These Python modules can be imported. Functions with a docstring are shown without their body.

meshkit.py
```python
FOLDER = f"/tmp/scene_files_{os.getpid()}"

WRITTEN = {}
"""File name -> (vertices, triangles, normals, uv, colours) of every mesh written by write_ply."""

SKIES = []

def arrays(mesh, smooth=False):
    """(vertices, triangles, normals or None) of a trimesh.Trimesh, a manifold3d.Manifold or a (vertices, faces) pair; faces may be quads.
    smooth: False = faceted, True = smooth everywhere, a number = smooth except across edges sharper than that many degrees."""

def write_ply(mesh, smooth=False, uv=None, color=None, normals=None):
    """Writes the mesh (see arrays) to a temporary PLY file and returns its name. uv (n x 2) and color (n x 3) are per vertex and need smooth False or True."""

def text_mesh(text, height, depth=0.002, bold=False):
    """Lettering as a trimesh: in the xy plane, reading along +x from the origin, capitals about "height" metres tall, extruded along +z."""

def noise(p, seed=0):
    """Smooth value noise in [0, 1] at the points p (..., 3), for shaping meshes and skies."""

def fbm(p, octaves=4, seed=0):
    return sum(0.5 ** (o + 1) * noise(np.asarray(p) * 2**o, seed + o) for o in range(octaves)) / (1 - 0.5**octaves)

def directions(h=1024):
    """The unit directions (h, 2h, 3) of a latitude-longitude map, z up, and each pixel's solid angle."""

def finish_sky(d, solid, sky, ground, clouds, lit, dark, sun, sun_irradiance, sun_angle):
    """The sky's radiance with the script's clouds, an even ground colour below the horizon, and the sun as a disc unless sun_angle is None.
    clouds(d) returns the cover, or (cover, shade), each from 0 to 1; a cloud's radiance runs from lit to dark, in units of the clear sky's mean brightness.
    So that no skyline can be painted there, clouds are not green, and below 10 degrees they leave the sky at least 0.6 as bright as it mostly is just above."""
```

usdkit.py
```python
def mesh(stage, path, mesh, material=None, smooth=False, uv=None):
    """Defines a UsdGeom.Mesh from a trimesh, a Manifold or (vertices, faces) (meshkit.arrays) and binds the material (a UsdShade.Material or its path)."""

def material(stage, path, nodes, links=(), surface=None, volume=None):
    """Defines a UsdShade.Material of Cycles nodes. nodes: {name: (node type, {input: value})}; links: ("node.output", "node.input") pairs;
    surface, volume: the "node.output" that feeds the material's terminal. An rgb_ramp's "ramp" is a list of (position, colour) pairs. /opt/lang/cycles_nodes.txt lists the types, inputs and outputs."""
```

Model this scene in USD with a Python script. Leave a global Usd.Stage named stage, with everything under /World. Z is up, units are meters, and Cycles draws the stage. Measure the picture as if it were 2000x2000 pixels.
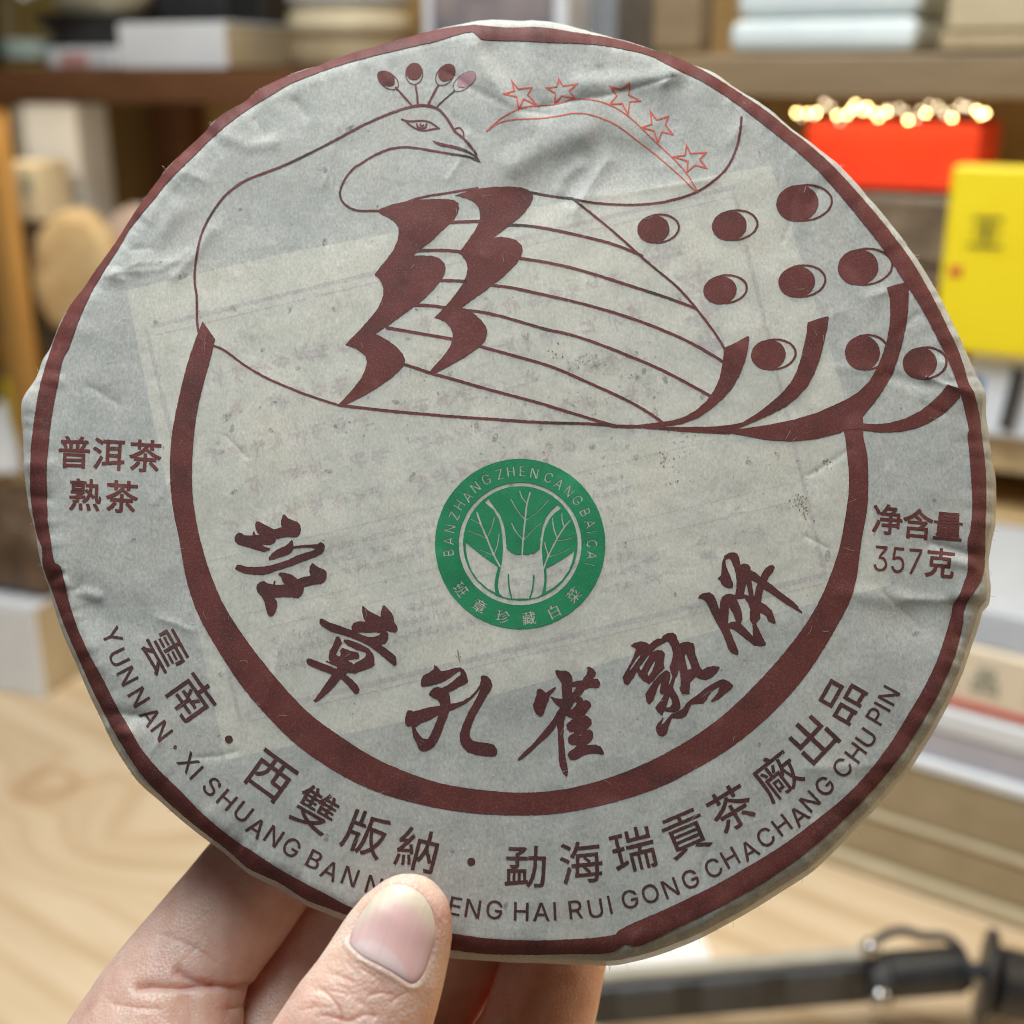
import glob, math, random
import numpy as np, trimesh, shapely, manifold3d
from shapely import affinity
from shapely.geometry import Polygon, LineString, MultiPolygon, Point, box as sbox
from shapely.ops import unary_union
from scipy.interpolate import PchipInterpolator, griddata
from scipy.spatial import cKDTree
import mapbox_earcut as earcut
from pxr import Usd, UsdGeom, UsdLux, UsdShade, Gf, Sdf, Vt
import usdkit, meshkit

stage = Usd.Stage.CreateInMemory()
UsdGeom.SetStageUpAxis(stage, UsdGeom.Tokens.z)
UsdGeom.SetStageMetersPerUnit(stage, 1.0)
UsdGeom.Xform.Define(stage, '/World')
RNG = np.random.default_rng(7)
random.seed(7)

# ------------------------------------------------------------------ camera
T = 0.414                     # tangent of half the field of view
D = 0.25                      # distance to the tea cake
F = 1000.0 / T                # that distance in "pixels"
K = T * D / 1000.0            # metres per photograph pixel at that distance
PITCH = math.radians(19.5)    # the camera looks down
TABLE = 0.75
CAMPOS = np.array([0.0, 0.0, TABLE + 0.52])
FWD = np.array([0, math.cos(PITCH), -math.sin(PITCH)])
UP = np.array([0, math.sin(PITCH), math.cos(PITCH)])
RIGHT = np.array([1.0, 0, 0])
cam = UsdGeom.Camera.Define(stage, '/World/camera')
m4 = Gf.Matrix4d(*[float(x) for x in [*RIGHT, 0, *UP, 0, *(-FWD), 0, *CAMPOS, 1]])
cam.AddTransformOp().Set(m4)
cam.CreateHorizontalApertureAttr(36.0)
cam.CreateVerticalApertureAttr(36.0)
cam.CreateFocalLengthAttr(18.0 / T)
cam.CreateFocusDistanceAttr(D - 0.003)
cam.CreateFStopAttr(18.0 / T / 4.3)
cam.CreateClippingRangeAttr(Gf.Vec2f(0.01, 100.0))
cam.CreateExposureAttr(-0.5)

# ------------------------------------------------------------------ lamps
def rect_light(name, pos, target, w, h, color, intensity):
    l = UsdLux.RectLight.Define(stage, '/World/' + name)
    pos, target = np.array(pos, float), np.array(target, float)
    z = pos - target
    z /= np.linalg.norm(z)
    x = np.cross([0, 0, 1.0], z)
    x /= np.linalg.norm(x)
    y = np.cross(z, x)
    l.AddTransformOp().Set(Gf.Matrix4d(*[float(t) for t in [*x, 0, *y, 0, *z, 0, *pos, 1]]))
    l.CreateWidthAttr(w)
    l.CreateHeightAttr(h)
    l.CreateColorAttr(Gf.Vec3f(*color))
    l.CreateIntensityAttr(intensity)
    return l

HERE = CAMPOS + FWD * D
rect_light('window_light', HERE + 0.85 * np.array([-0.22, 0.03, 0.96]), HERE, 0.72, 0.36, (0.89, 0.96, 1.0), 30.5)
rect_light('fill_light', (-1.5, -0.9, 1.6), HERE, 1.6, 1.2, (0.84, 0.94, 1.0), 0.52)  # added ambient fill from behind the camera, not a lamp of the room
rect_light('shelf_light', (0.1, 0.55, 2.5), (0.0, 0.95, 1.0), 1.2, 0.6, (1.0, 0.82, 0.58), 6.0)
rect_light('counter_light', (1.05, 0.36, 1.30), HERE, 0.6, 0.5, (1.0, 0.76, 0.48), 9.0)

# ------------------------------------------------------------------ helpers
used = {}
def unique(path):
    base = path
    n = used.get(base, -1) + 1
    used[base] = n
    return base if n == 0 else f'{base}_{n:03d}'

def tag(p, label=None, cat=None, group=None, kind=None):
    p = p.GetPrim() if hasattr(p, 'GetPrim') else p
    for k, v in (('label', label), ('category', cat), ('group', group), ('kind', kind)):
        if v:
            p.SetCustomDataByKey(k, v)
    return p

def obj(name, mesh, mat, parent=None, smooth=35, **kw):
    path = unique((str(parent.GetPath()) if parent is not None else '/World') + '/' + name)
    g = usdkit.mesh(stage, path, mesh, mat, smooth=smooth)
    tag(g, **kw)
    return g.GetPrim()

def thing(name, label, cat, matrix=None, loc=None, yaw=0.0, group=None):
    x = UsdGeom.Xform.Define(stage, unique('/World/' + name))
    if matrix is not None:
        x.AddTransformOp().Set(matrix)
    elif loc is not None:
        x.AddTranslateOp().Set(Gf.Vec3d(*map(float, loc)))
        if yaw:
            x.AddRotateZOp().Set(math.degrees(yaw))
    return tag(x, label, cat, group)

def mat(name, nodes, links=(), surface='p.BSDF'):
    return usdkit.material(stage, '/World/Looks/' + name, nodes, links, surface=surface)

def noisy(name, c1, c2, scale, rough=0.55, detail=4, bump=0.0, bscale=None, stretch=None, spec=0.5, lo=0.3, hi=0.7, coat=0.0, nrough=0.6):
    """Two tones mixed by noise in the object's own space, with a little relief."""
    n = {'tc': ('texture_coordinate', {}), 'mp': ('mapping', {'scale': stretch or (1, 1, 1)}),
         'n': ('noise_texture', {'scale': scale, 'detail': detail, 'roughness': nrough}),
         'r': ('rgb_ramp', {'ramp': [(lo, c1), (hi, c2)]}),
         'p': ('principled_bsdf', {'roughness': rough, 'specular_ior_level': spec, 'coat_weight': coat})}
    l = [('tc.object', 'mp.vector'), ('mp.vector', 'n.vector'), ('n.fac', 'r.fac'), ('r.color', 'p.base_color')]
    if bump:
        n['n2'] = ('noise_texture', {'scale': bscale or scale * 3, 'detail': 3})
        n['b'] = ('bump', {'strength': bump, 'distance': 0.001})
        l += [('mp.vector', 'n2.vector'), ('n2.fac', 'b.height'), ('b.normal', 'p.normal')]
    return mat(name, n, l)

def plain(name, c, rough=0.5, metallic=0.0, spec=0.5, coat=0.0):
    d = tuple(x * 0.86 for x in c)
    n = {'tc': ('texture_coordinate', {}), 'n': ('noise_texture', {'scale': 35, 'detail': 4}),
         'r': ('rgb_ramp', {'ramp': [(0.3, d), (0.7, c)]}),
         'p': ('principled_bsdf', {'roughness': rough, 'metallic': metallic, 'specular_ior_level': spec, 'coat_weight': coat})}
    return mat(name, n, [('tc.object', 'n.vector'), ('n.fac', 'r.fac'), ('r.color', 'p.base_color')])

# ------------------------------------------------------------------ the tea cake: shape
TAU = math.radians(7.0)       # the cake leans back a little against the line of sight
CC = np.array([-1.0, -43.0, F])
EA = np.array([1.0, 0, 0]); EB = np.array([0, math.cos(TAU), -math.sin(TAU)]); EN = np.array([0, -math.sin(TAU), -math.cos(TAU)])
HEDGE = -80.0

def Z(x0, y0, size, *pts):
    """Points read in an enlargement (1932 wide) of the photograph's square at x0, y0."""
    return [(x0 + x * size / 1932.0, y0 + y * size / 1932.0) for x, y in pts]

def to_ab(uv, h):
    uv = np.asarray(uv, float)
    ray = np.column_stack([uv[:, 0] - 1000.0, uv[:, 1] - 1000.0, np.full(len(uv), F)])
    s = (h + CC @ EN) / (ray @ EN)
    p = ray * s[:, None] - CC
    return np.column_stack([p @ EA, p @ EB])

A_ = lambda *p: Z(0, 0, 1000, *p)
B_ = lambda *p: Z(1000, 0, 1000, *p)
C_ = lambda *p: Z(0, 1000, 1000, *p)
D_ = lambda *p: Z(1000, 1000, 1000, *p)
L_ = lambda *p: Z(30, 700, 400, *p)
R_ = lambda *p: Z(1600, 850, 400, *p)
T1 = lambda *p: Z(350, 80, 500, *p)
T2 = lambda *p: Z(700, 80, 400, *p)
T3 = lambda *p: Z(950, 100, 500, *p)
T4 = lambda *p: Z(640, 350, 500, *p)
T5 = lambda *p: Z(1100, 350, 500, *p)
T6 = lambda *p: Z(1450, 350, 500, *p)
ZL = lambda *p: Z(0, 0, 560, *p)
H1 = lambda *p: Z(150, 1600, 400, *p)
H2 = lambda *p: Z(500, 1650, 400, *p)

BORDER_OUT = (ZL((575,1920),(650,1810),(780,1630),(880,1470),(1030,1260),(1180,1080),(1350,920),(1500,770),(1640,690),(1770,590),(1932,515))
    + T1((900,235),(1080,175),(1250,105),(1480,40),(1620,0)) + A_((1700,103),(1780,95),(1830,98)) + B_((0,105),(100,103),(250,125),(400,150),(550,195),(620,215),(720,265),(850,345),(960,420),(1060,500),(1160,580),(1260,680),(1340,770),(1430,880),(1510,990),(1580,1110),(1640,1230),(1690,1340),(1720,1440),(1745,1490),(1765,1580))
    + R_((1530,0),(1555,200),(1570,400),(1572,600),(1565,850),(1560,1100),(1555,1250),(1530,1350),(1470,1460),(1400,1560),(1365,1650),(1350,1800))
    + D_((1697,440),(1670,540),(1610,680),(1530,820),(1450,940),(1350,1060),(1230,1180),(1100,1290),(960,1390),(800,1480),(640,1560),(470,1640),(425,1632),(380,1660))
    + [(1109,1863),(1057,1864),(995,1864),(933,1861),(881,1854.5),(780,1832),(682,1788),(638,1772),(599,1757),(550,1726),(512,1708),(485,1695),(440,1656),(413,1636),(367,1600)]
    + C_((620,1080),(520,970),(450,860),(400,770),(310,580),(245,430),(195,290),(160,140)) + L_((260,1932),(210,1680),(165,1450),(145,1270),(143,1050),(150,850),(175,620),(210,380),(255,180),(310,0)) + A_((205,1280),(255,1170)))
BORDER_IN = (ZL((640,1932),(720,1800),(810,1660),(880,1540),(1010,1380),(1130,1230),(1280,1080),(1420,940),(1560,820),(1700,720),(1850,630),(1932,580))
    + T1((820,350),(1000,260),(1200,190),(1450,120),(1700,60),(1900,15)) + A_((1780,122),(1820,150)) + B_((0,155),(120,160),(260,165),(400,182),(500,205),(620,262),(720,310),(850,395),(960,480),(1060,560),(1150,640),(1240,740),(1330,850),(1400,940),(1470,1050),(1530,1140),(1590,1250),(1640,1350),(1672,1430),(1700,1520),(1722,1620))
    + R_((1395,0),(1415,200),(1430,400),(1440,600),(1425,880),(1395,1000),(1400,1150),(1395,1290),(1360,1400),(1300,1540),(1255,1600),(1240,1700),(1225,1820))
    + D_((1645,430),(1610,540),(1560,650),(1490,770),(1400,910),(1280,1050),(1150,1160),(1000,1270),(850,1360),(700,1440),(540,1515),(400,1580))
    + [(1202,1824.5),(1160,1831),(1109,1834.5),(1057,1836),(995,1835),(933,1830),(883,1822.5),(780,1803),(687,1772),(638,1746.5),(599,1726),(550,1699),(502,1668),(460.5,1641),(409,1600)]
    + C_((680,1050),(580,950),(520,870),(480,800),(440,730),(400,650),(330,520),(280,400),(252,300),(228,200)) + L_((380,1932),(330,1680),(305,1500),(300,1270),(295,1050),(310,850),(335,620),(370,400),(410,200),(455,0)) + A_((262,1310),(310,1180)))
SILH = (ZL((572,1916),(645,1804),(775,1624),(873,1464),(1022,1252),(1172,1070),(1342,910),(1490,760),(1630,678),(1762,578),(1922,503))
    + T1((895,215),(1070,160),(1245,92),(1475,25),(1600,-10)) + A_((1700,88),(1790,72),(1880,63)) + B_((0,65),(150,75),(280,105),(370,130),(450,150),(580,195),(620,210),(740,255),(850,325),(960,395),(1060,480),(1160,555),(1260,640),(1350,740),(1450,860),(1530,970),(1600,1080),(1660,1200),(1710,1310),(1750,1400),(1785,1470),(1790,1560))
    + R_((1605,0),(1630,200),(1668,400),(1670,600),(1660,800),(1620,1000),(1600,1130),(1605,1300),(1615,1450),(1600,1560),(1540,1640),(1510,1750),(1480,1850))
    + D_((1740,480),(1690,620),(1600,800),(1500,960),(1400,1075),(1280,1200),(1150,1330),(1000,1430),(850,1520),(700,1600),(560,1655),(430,1690),(300,1697))
    + [(1109,1876),(1057,1874),(995,1872),(933,1868),(881,1864),(780,1840),(682,1795),(638,1777),(599,1761),(550,1731),(512,1713),(485,1699),(440,1661),(411,1639),(364,1603)]
    + C_((612,1086),(505,985),(430,870),(385,775),(298,584),(233,436),(188,293),(148,148)) + L_((250,1932),(190,1600),(130,1400),(95,1150),(75,750),(55,500),(62,380),(200,150),(250,0)) + A_((190,1300),(245,1175)))

def polar(pts, h):
    ab = to_ab(pts, np.full(len(pts), h) if np.ndim(h) == 0 else h)
    th, r = np.arctan2(ab[:, 1], ab[:, 0]), np.hypot(ab[:, 0], ab[:, 1])
    o = np.argsort(th)
    th, r = th[o], r[o]
    keep = np.concatenate([[True], np.diff(th) > 0.004])
    th, r = th[keep], r[keep]
    t3, r3 = np.concatenate([th - 2 * np.pi, th, th + 2 * np.pi]), np.tile(r, 3)
    return PchipInterpolator(t3, r3)

# the rounded rim reaches furthest out, as seen by the camera, a little before its own edge
_s = np.linspace(0.9, 1, 400)
_h = 26 * (1 - _s ** 2) + HEDGE * (1 - np.sqrt(np.maximum(1 - np.clip((_s - 0.93) / 0.07, 0, 1) ** 2, 0)))
_c = _s * F / (F - _h)
S_RIM, C_RIM = float(_s[np.argmax(_c)]), float(_c.max())
_P0 = polar(SILH, 0.0)
R_EDGE = lambda t: _P0(t) / C_RIM

# creases of the wrapper, in photograph pixels: (points, height, half width, profile)
CREASES = [
    ([(925,45),(950,110),(1000,178)], 13, 20, 'r'), ([(960,60),(1010,130),(1060,180)], -7, 24, 'g'),
    ([(868,100),(935,145),(1000,182),(1075,190)], -4, 4, 'r'), ([(1060,172),(1180,153),(1330,112)], -5, 5, 'r'),
    ([(1140,128),(1240,122),(1330,104)], 8, 18, 'g'), ([(1010,300),(1060,262),(1140,238)], 10, 24, 'g'),
    ([(1190,290),(1165,330),(1128,395)], 10, 14, 'r'), ([(1135,300),(1100,330),(1095,350)], 5, 12, 'g'),
    ([(1045,215),(1190,205),(1260,240)], 5, 26, 'g'), ([(1250,150),(1310,200),(1300,260)], -6, 26, 'g'),
    ([(1130,372),(1260,352),(1400,330)], 4, 9, 'r'), ([(1325,110),(1310,125)], 10, 10, 'r'),
    ([(402,432),(366,490),(330,530)], 7, 9, 'r'), ([(355,480),(300,515),(205,522)], 4, 6, 'r'), ([(352,498),(260,500),(210,520)], 3, 5, 'r'),
    ([(330,390),(300,440),(250,500)], 4, 16, 'g'), ([(430,240),(470,260),(520,250)], 4, 12, 'g'),
    ([(104,1130),(128,1122)], -10, 7, 'g'), ([(95,1150),(130,1155),(160,1150)], -12, 10, 'r'), ([(128,1120),(148,1165),(152,1215)], 10, 8, 'r'),
    ([(150,1150),(200,1165)], 6, 10, 'g'), ([(204,1390),(240,1388),(300,1395)], -12, 12, 'r'), ([(215,1420),(270,1425)], 6, 10, 'g'),
    ([(262,1505),(300,1480),(330,1440)], 4, 8, 'r'), ([(180,1300),(230,1345)], -5, 18, 'g'),
    ([(1818,735),(1856,750),(1900,762)], 10, 8, 'r'), ([(1740,728),(1800,748),(1850,745)], -5, 12, 'g'), ([(1850,705),(1862,735)], 8, 7, 'r'),
    ([(1640,715),(1740,722)], 2, 10, 'g'), ([(1815,1062),(1888,1084)], -9, 9, 'r'), ([(1840,1095),(1890,1102)], 6, 10, 'g'),
    ([(1760,1170),(1850,1172),(1890,1160)], 9, 10, 'r'), ([(1855,1180),(1860,1240)], -8, 12, 'g'), ([(1640,1160),(1740,1170)], 4, 16, 'g'),
    ([(1560,1490),(1650,1488),(1726,1480)], 5, 12, 'r'), ([(1190,1862),(1222,1838),(1230,1800)], 9, 9, 'r'), ([(1360,1780),(1400,1740)], 4, 12, 'g'),
    ([(30,740),(70,735),(110,740)], 4, 8, 'r'), ([(55,968),(95,975)], -6, 7, 'r'), ([(560,160),(580,190)], -6, 8, 'r'), ([(735,90),(745,115)], 5, 7, 'r'),
    ([(480,200),(500,235)], -5, 8, 'r'), ([(340,312),(380,330)], 5, 8, 'r'), ([(240,472),(275,470)], -4, 6, 'r'), ([(190,525),(225,535)], 4, 6, 'r'),
    ([(1180,95),(1195,130)], -6, 8, 'r'), ([(1462,215),(1440,250)], 5, 9, 'r'), ([(1612,350),(1600,380)], -5, 8, 'r'), ([(1742,560),(1715,570)], 5, 8, 'r')]
_r = random.Random(41)
for _ in range(22):
    _t = _r.uniform(0, 2 * math.pi); _d = _r.uniform(560, 900); _a = _t + _r.uniform(-0.9, 0.9); _l = _r.uniform(40, 130)
    _p = np.array([999 + _d * math.cos(_t), 957 + _d * 0.96 * math.sin(_t)])
    CREASES.append(([tuple(_p), tuple(_p - _l * 0.5 * np.array([math.cos(_a), math.sin(_a)]) + _r.uniform(-8, 8)), tuple(_p - _l * np.array([math.cos(_a), math.sin(_a)]))], _r.choice((-1, 1)) * _r.uniform(1.6, 3.6), _r.uniform(3.5, 6), 'r'))
DENTS = [((790,1765), 80, 65, -6, 0.3), ((1105,330), 150, 75, -15, -0.45), ((185,1195), 70, 55, -11, 0.3), ((1785,1205), 70, 60, -12, 0), ((1000,120), 60, 40, 6, 0.6), ((300,470), 70, 50, -5, 0.5),
         ((1240,300), 80, 60, -6, 0.3), ((560,420), 150, 110, -5, 0), ((250,780), 60, 160, -5, 0.1), ((1180,690), 90, 60, 2, 0), ((1560,1330), 120, 80, -4, 0.6)]

def seg_dist(p, a, b):
    ab = b - a
    t = np.clip(((p - a) @ ab) / (ab @ ab), 0, 1)
    return np.linalg.norm(p - a - t[:, None] * ab, axis=1)

def profile(s):
    h = 26 * (1 - np.minimum(s, 1) ** 2)
    q = np.clip((s - 0.93) / 0.07, 0, 1)
    return h + HEDGE * (1 - np.sqrt(np.maximum(1 - q * q, 0)))

def wrinkles(a, b):
    a, b = np.asarray(a, float), np.asarray(b, float)
    r, th = np.hypot(a, b), np.arctan2(b, a)
    s = r / R_EDGE(th)
    h = np.zeros_like(a)
    flat = np.clip((1.0 - s) / 0.04, 0, 1)
    p = np.column_stack([a, b, np.zeros_like(a)])
    h += flat * (9 * (meshkit.fbm(p / 210.0 + 11.3, 3, 1) - 0.5) + 3.0 * (meshkit.fbm(p / 60.0 + 4.7, 3, 2) - 0.5))
    ring = np.clip((s - 0.89) / 0.08, 0, 1) * np.clip((1.004 - s) / 0.02, 0, 1)
    pl = np.column_stack([np.cos(th) * 20, np.sin(th) * 20, s * 2.5])
    h += ring * 17 * (meshkit.fbm(pl + 3.1, 3, 9) - 0.5)
    uv = np.column_stack([a + 999, b + 957])
    w = np.clip((1.0 - s) / 0.012, 0.0, 1)
    for pts, amp, wd, kind in CREASES:
        pts = np.array(pts, float)
        lo, hi = pts.min(0) - 6 * wd, pts.max(0) + 6 * wd
        m = np.flatnonzero((uv[:, 0] > lo[0]) & (uv[:, 0] < hi[0]) & (uv[:, 1] > lo[1]) & (uv[:, 1] < hi[1]))
        if len(m):
            d = np.min([seg_dist(uv[m], pts[i], pts[i + 1]) for i in range(len(pts) - 1)], axis=0)
            f = 0.62 * np.exp(-np.sqrt((d / wd / 1.2) ** 2 + 0.09) + 0.3) if kind == 'r' else 0.7 * np.exp(-(d / wd / 1.15) ** 2)
            h[m] += amp * f * w[m]  
    for (cu, cv), ru, rv, amp, ang in DENTS:
        du, dv = uv[:, 0] - cu, uv[:, 1] - cv
        x, y = du * math.cos(ang) + dv * math.sin(ang), -du * math.sin(ang) + dv * math.cos(ang)
        h += 0.8 * amp * np.exp(-(x / ru) ** 2 - (y / rv) ** 2) * w
    return h

from scipy import ndimage
_g = np.arange(-1010.0, 1010.1, 2.0)
_ga, _gb = np.meshgrid(_g, _g, indexing='ij')
_field = ndimage.spline_filter(wrinkles(_ga.ravel(), _gb.ravel()).reshape(_ga.shape), order=3)
def height(a, b):
    a, b = np.asarray(a, float), np.asarray(b, float)
    s = np.hypot(a, b) / R_EDGE(np.arctan2(b, a))
    return profile(s) + ndimage.map_coordinates(_field, [(a + 1010) / 2, (b + 1010) / 2], order=3, prefilter=False, mode='nearest')

def on_cake(uv, lift=0.7):
    """Photograph pixels -> points of the wrapper, in the cake's own metres."""
    uv = np.asarray(uv, float)
    h = np.full(len(uv), 15.0)
    ab = None
    for _ in range(10):
        ab = to_ab(uv, h)
        rr, th = np.hypot(ab[:, 0], ab[:, 1]), np.arctan2(ab[:, 1], ab[:, 0])
        f = np.minimum(1, (S_RIM + 0.001) * R_EDGE(th) / np.maximum(rr, 1e-6))
        ab = ab * f[:, None]
        h = 0.5 * h + 0.5 * height(ab[:, 0], ab[:, 1])
    a, b = ab.T
    h = height(a, b)
    n = np.column_stack([h - height(a + 1.0, b), h - height(a, b + 1.0), np.ones(len(h))])
    n /= np.linalg.norm(n, axis=1, keepdims=True)
    return local(a + lift * n[:, 0], b + lift * n[:, 1], h + lift * n[:, 2])

def local(a, b, h):
    """Cake frame: x right, z up, y away from the viewer (metres)."""
    return np.column_stack([np.asarray(a) * K, -np.asarray(h) * K, -np.asarray(b) * K])

def cam_to_world(p):
    """Camera-space pixels (right, down, forward) -> world metres."""
    p = np.asarray(p, float) * K
    return CAMPOS + p[..., :1] * RIGHT - p[..., 1:2] * UP + p[..., 2:3] * FWD

def dir_world(v):
    return v[0] * RIGHT - v[1] * UP + v[2] * FWD

ex, ey, ez = dir_world(EA), -dir_world(EN), -dir_world(EB)
cpos = cam_to_world(CC)
CAKE_M = Gf.Matrix4d(*[float(t) for t in [*ex, 0, *ey, 0, *ez, 0, *cpos, 1]])

# ------------------------------------------------------------------ materials of the cake
PAPER_A, PAPER_B = (0.44, 0.44, 0.415), (0.84, 0.83, 0.785)
paper = mat('wrapper_paper', {
    'tc': ('texture_coordinate', {}),
    'n1': ('noise_texture', {'scale': 2100, 'detail': 4, 'roughness': 0.75}),
    'mp': ('mapping', {'scale': (1.0, 1.0, 0.6)}),
    'n2': ('noise_texture', {'scale': 55, 'detail': 5, 'roughness': 0.65}),
    'n3': ('noise_texture', {'scale': 260, 'detail': 4, 'roughness': 0.6}),
    'r1': ('rgb_ramp', {'ramp': [(0.25, PAPER_A), (0.75, PAPER_B)]}),
    'r2': ('rgb_ramp', {'ramp': [(0.3, (0.84, 0.86, 0.86)), (0.55, (1.0, 1.0, 0.97)), (0.75, (1.0, 0.97, 0.90))]}),
    'r3': ('rgb_ramp', {'ramp': [(0.35, (0.90, 0.91, 0.90)), (0.6, (1, 1, 1))]}),
    'm1': ('mix_color', {'blend_type': 'multiply', 'fac': 1.0}), 'm2': ('mix_color', {'blend_type': 'multiply', 'fac': 1.0}),
    'b': ('bump', {'strength': 0.35, 'distance': 0.0002}),
    'd': ('principled_bsdf', {'roughness': 0.75, 'specular_ior_level': 0.25, 'sheen_weight': 0.08}),
    'tl': ('translucent_bsdf', {'color': (0.75, 0.72, 0.62)}),
    'mt': ('mix_closure', {'fac': 0.14}),
    'tr': ('transparent_bsdf', {'color': (0.95, 0.95, 0.92)}),
    'mx': ('mix_closure', {'fac': 0.32})},
    [('tc.object', 'mp.vector'), ('mp.vector', 'n1.vector'), ('tc.object', 'n2.vector'), ('tc.object', 'n3.vector'), ('n1.fac', 'r1.fac'), ('n2.fac', 'r2.fac'), ('n3.fac', 'r3.fac'),
     ('r1.color', 'm1.a'), ('r2.color', 'm1.b'), ('m1.result', 'm2.a'), ('r3.color', 'm2.b'), ('m2.result', 'd.base_color'),
     ('n1.fac', 'b.height'), ('b.normal', 'd.normal'), ('d.BSDF', 'mt.closure1'), ('tl.BSDF', 'mt.closure2'),
     ('mt.closure', 'mx.closure1'), ('tr.BSDF', 'mx.closure2')], surface='mx.closure')

def ink(name, c, dark, pale, pale_amt=0.35):
    return mat(name, {
        'tc': ('texture_coordinate', {}),
        'n1': ('noise_texture', {'scale': 3000, 'detail': 3, 'roughness': 0.7}), 'n2': ('noise_texture', {'scale': 120, 'detail': 3}),
        'r2': ('rgb_ramp', {'ramp': [(0.34, dark), (0.48, c), (0.60, c), (0.78, tuple(x * 1.35 + 0.012 for x in c))]}),
        'r1': ('rgb_ramp', {'ramp': [(0.5, (0, 0, 0)), (0.85, (pale_amt, pale_amt, pale_amt))]}),
        'mx': ('mix_color', {'blend_type': 'mix', 'b': pale}),
        'b': ('bump', {'strength': 0.25, 'distance': 0.0002}),
        'p': ('principled_bsdf', {'roughness': 0.65, 'specular_ior_level': 0.2})},
        [('tc.object', 'n1.vector'), ('tc.object', 'n2.vector'), ('n2.fac', 'r2.fac'), ('n1.fac', 'r1.fac'), ('r2.color', 'mx.a'), ('r1.color', 'mx.fac'),
         ('n1.fac', 'b.height'), ('b.normal', 'p.normal'), ('mx.result', 'p.base_color')])
INK = ink('brown_ink', (0.108, 0.029, 0.025), (0.080, 0.025, 0.022), (0.25, 0.155, 0.135), 0.5)
INK_LINE = ink('brown_line_ink', (0.12, 0.032, 0.034), (0.04, 0.03, 0.028), (0.30, 0.22, 0.2))
INK_TEXT = ink('dark_brown_ink', (0.066, 0.026, 0.024), (0.045, 0.024, 0.022), (0.22, 0.17, 0.15), 0.45)
INK_BRUSH = ink('brush_ink', (0.078, 0.024, 0.023), (0.055, 0.021, 0.021), (0.22, 0.14, 0.125), 0.5)
INK_PALE = ink('worn_brown_ink', (0.30, 0.17, 0.18), (0.26, 0.14, 0.15), (0.45, 0.38, 0.38))
INK_RED = ink('red_ink', (0.50, 0.085, 0.06), (0.44, 0.075, 0.055), (0.58, 0.28, 0.24))
INK_GREEN = ink('green_ink', (0.015, 0.178, 0.074), (0.012, 0.145, 0.062), (0.08, 0.29, 0.155), 0.55)
TEA = noisy('pressed_tea', (0.018, 0.011, 0.008), (0.075, 0.045, 0.028), 420, rough=0.6, bump=0.8, bscale=700)
LEAFLET = noisy('leaflet_paper', (0.56, 0.49, 0.37), (0.66, 0.58, 0.45), 30, rough=0.8)
LEAFLET_INK = plain('leaflet_ink', (0.25, 0.04, 0.055), 0.8)
LEAFLET_PINK = plain('leaflet_pink_ink', (0.30, 0.045, 0.035), 0.8)
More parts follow.
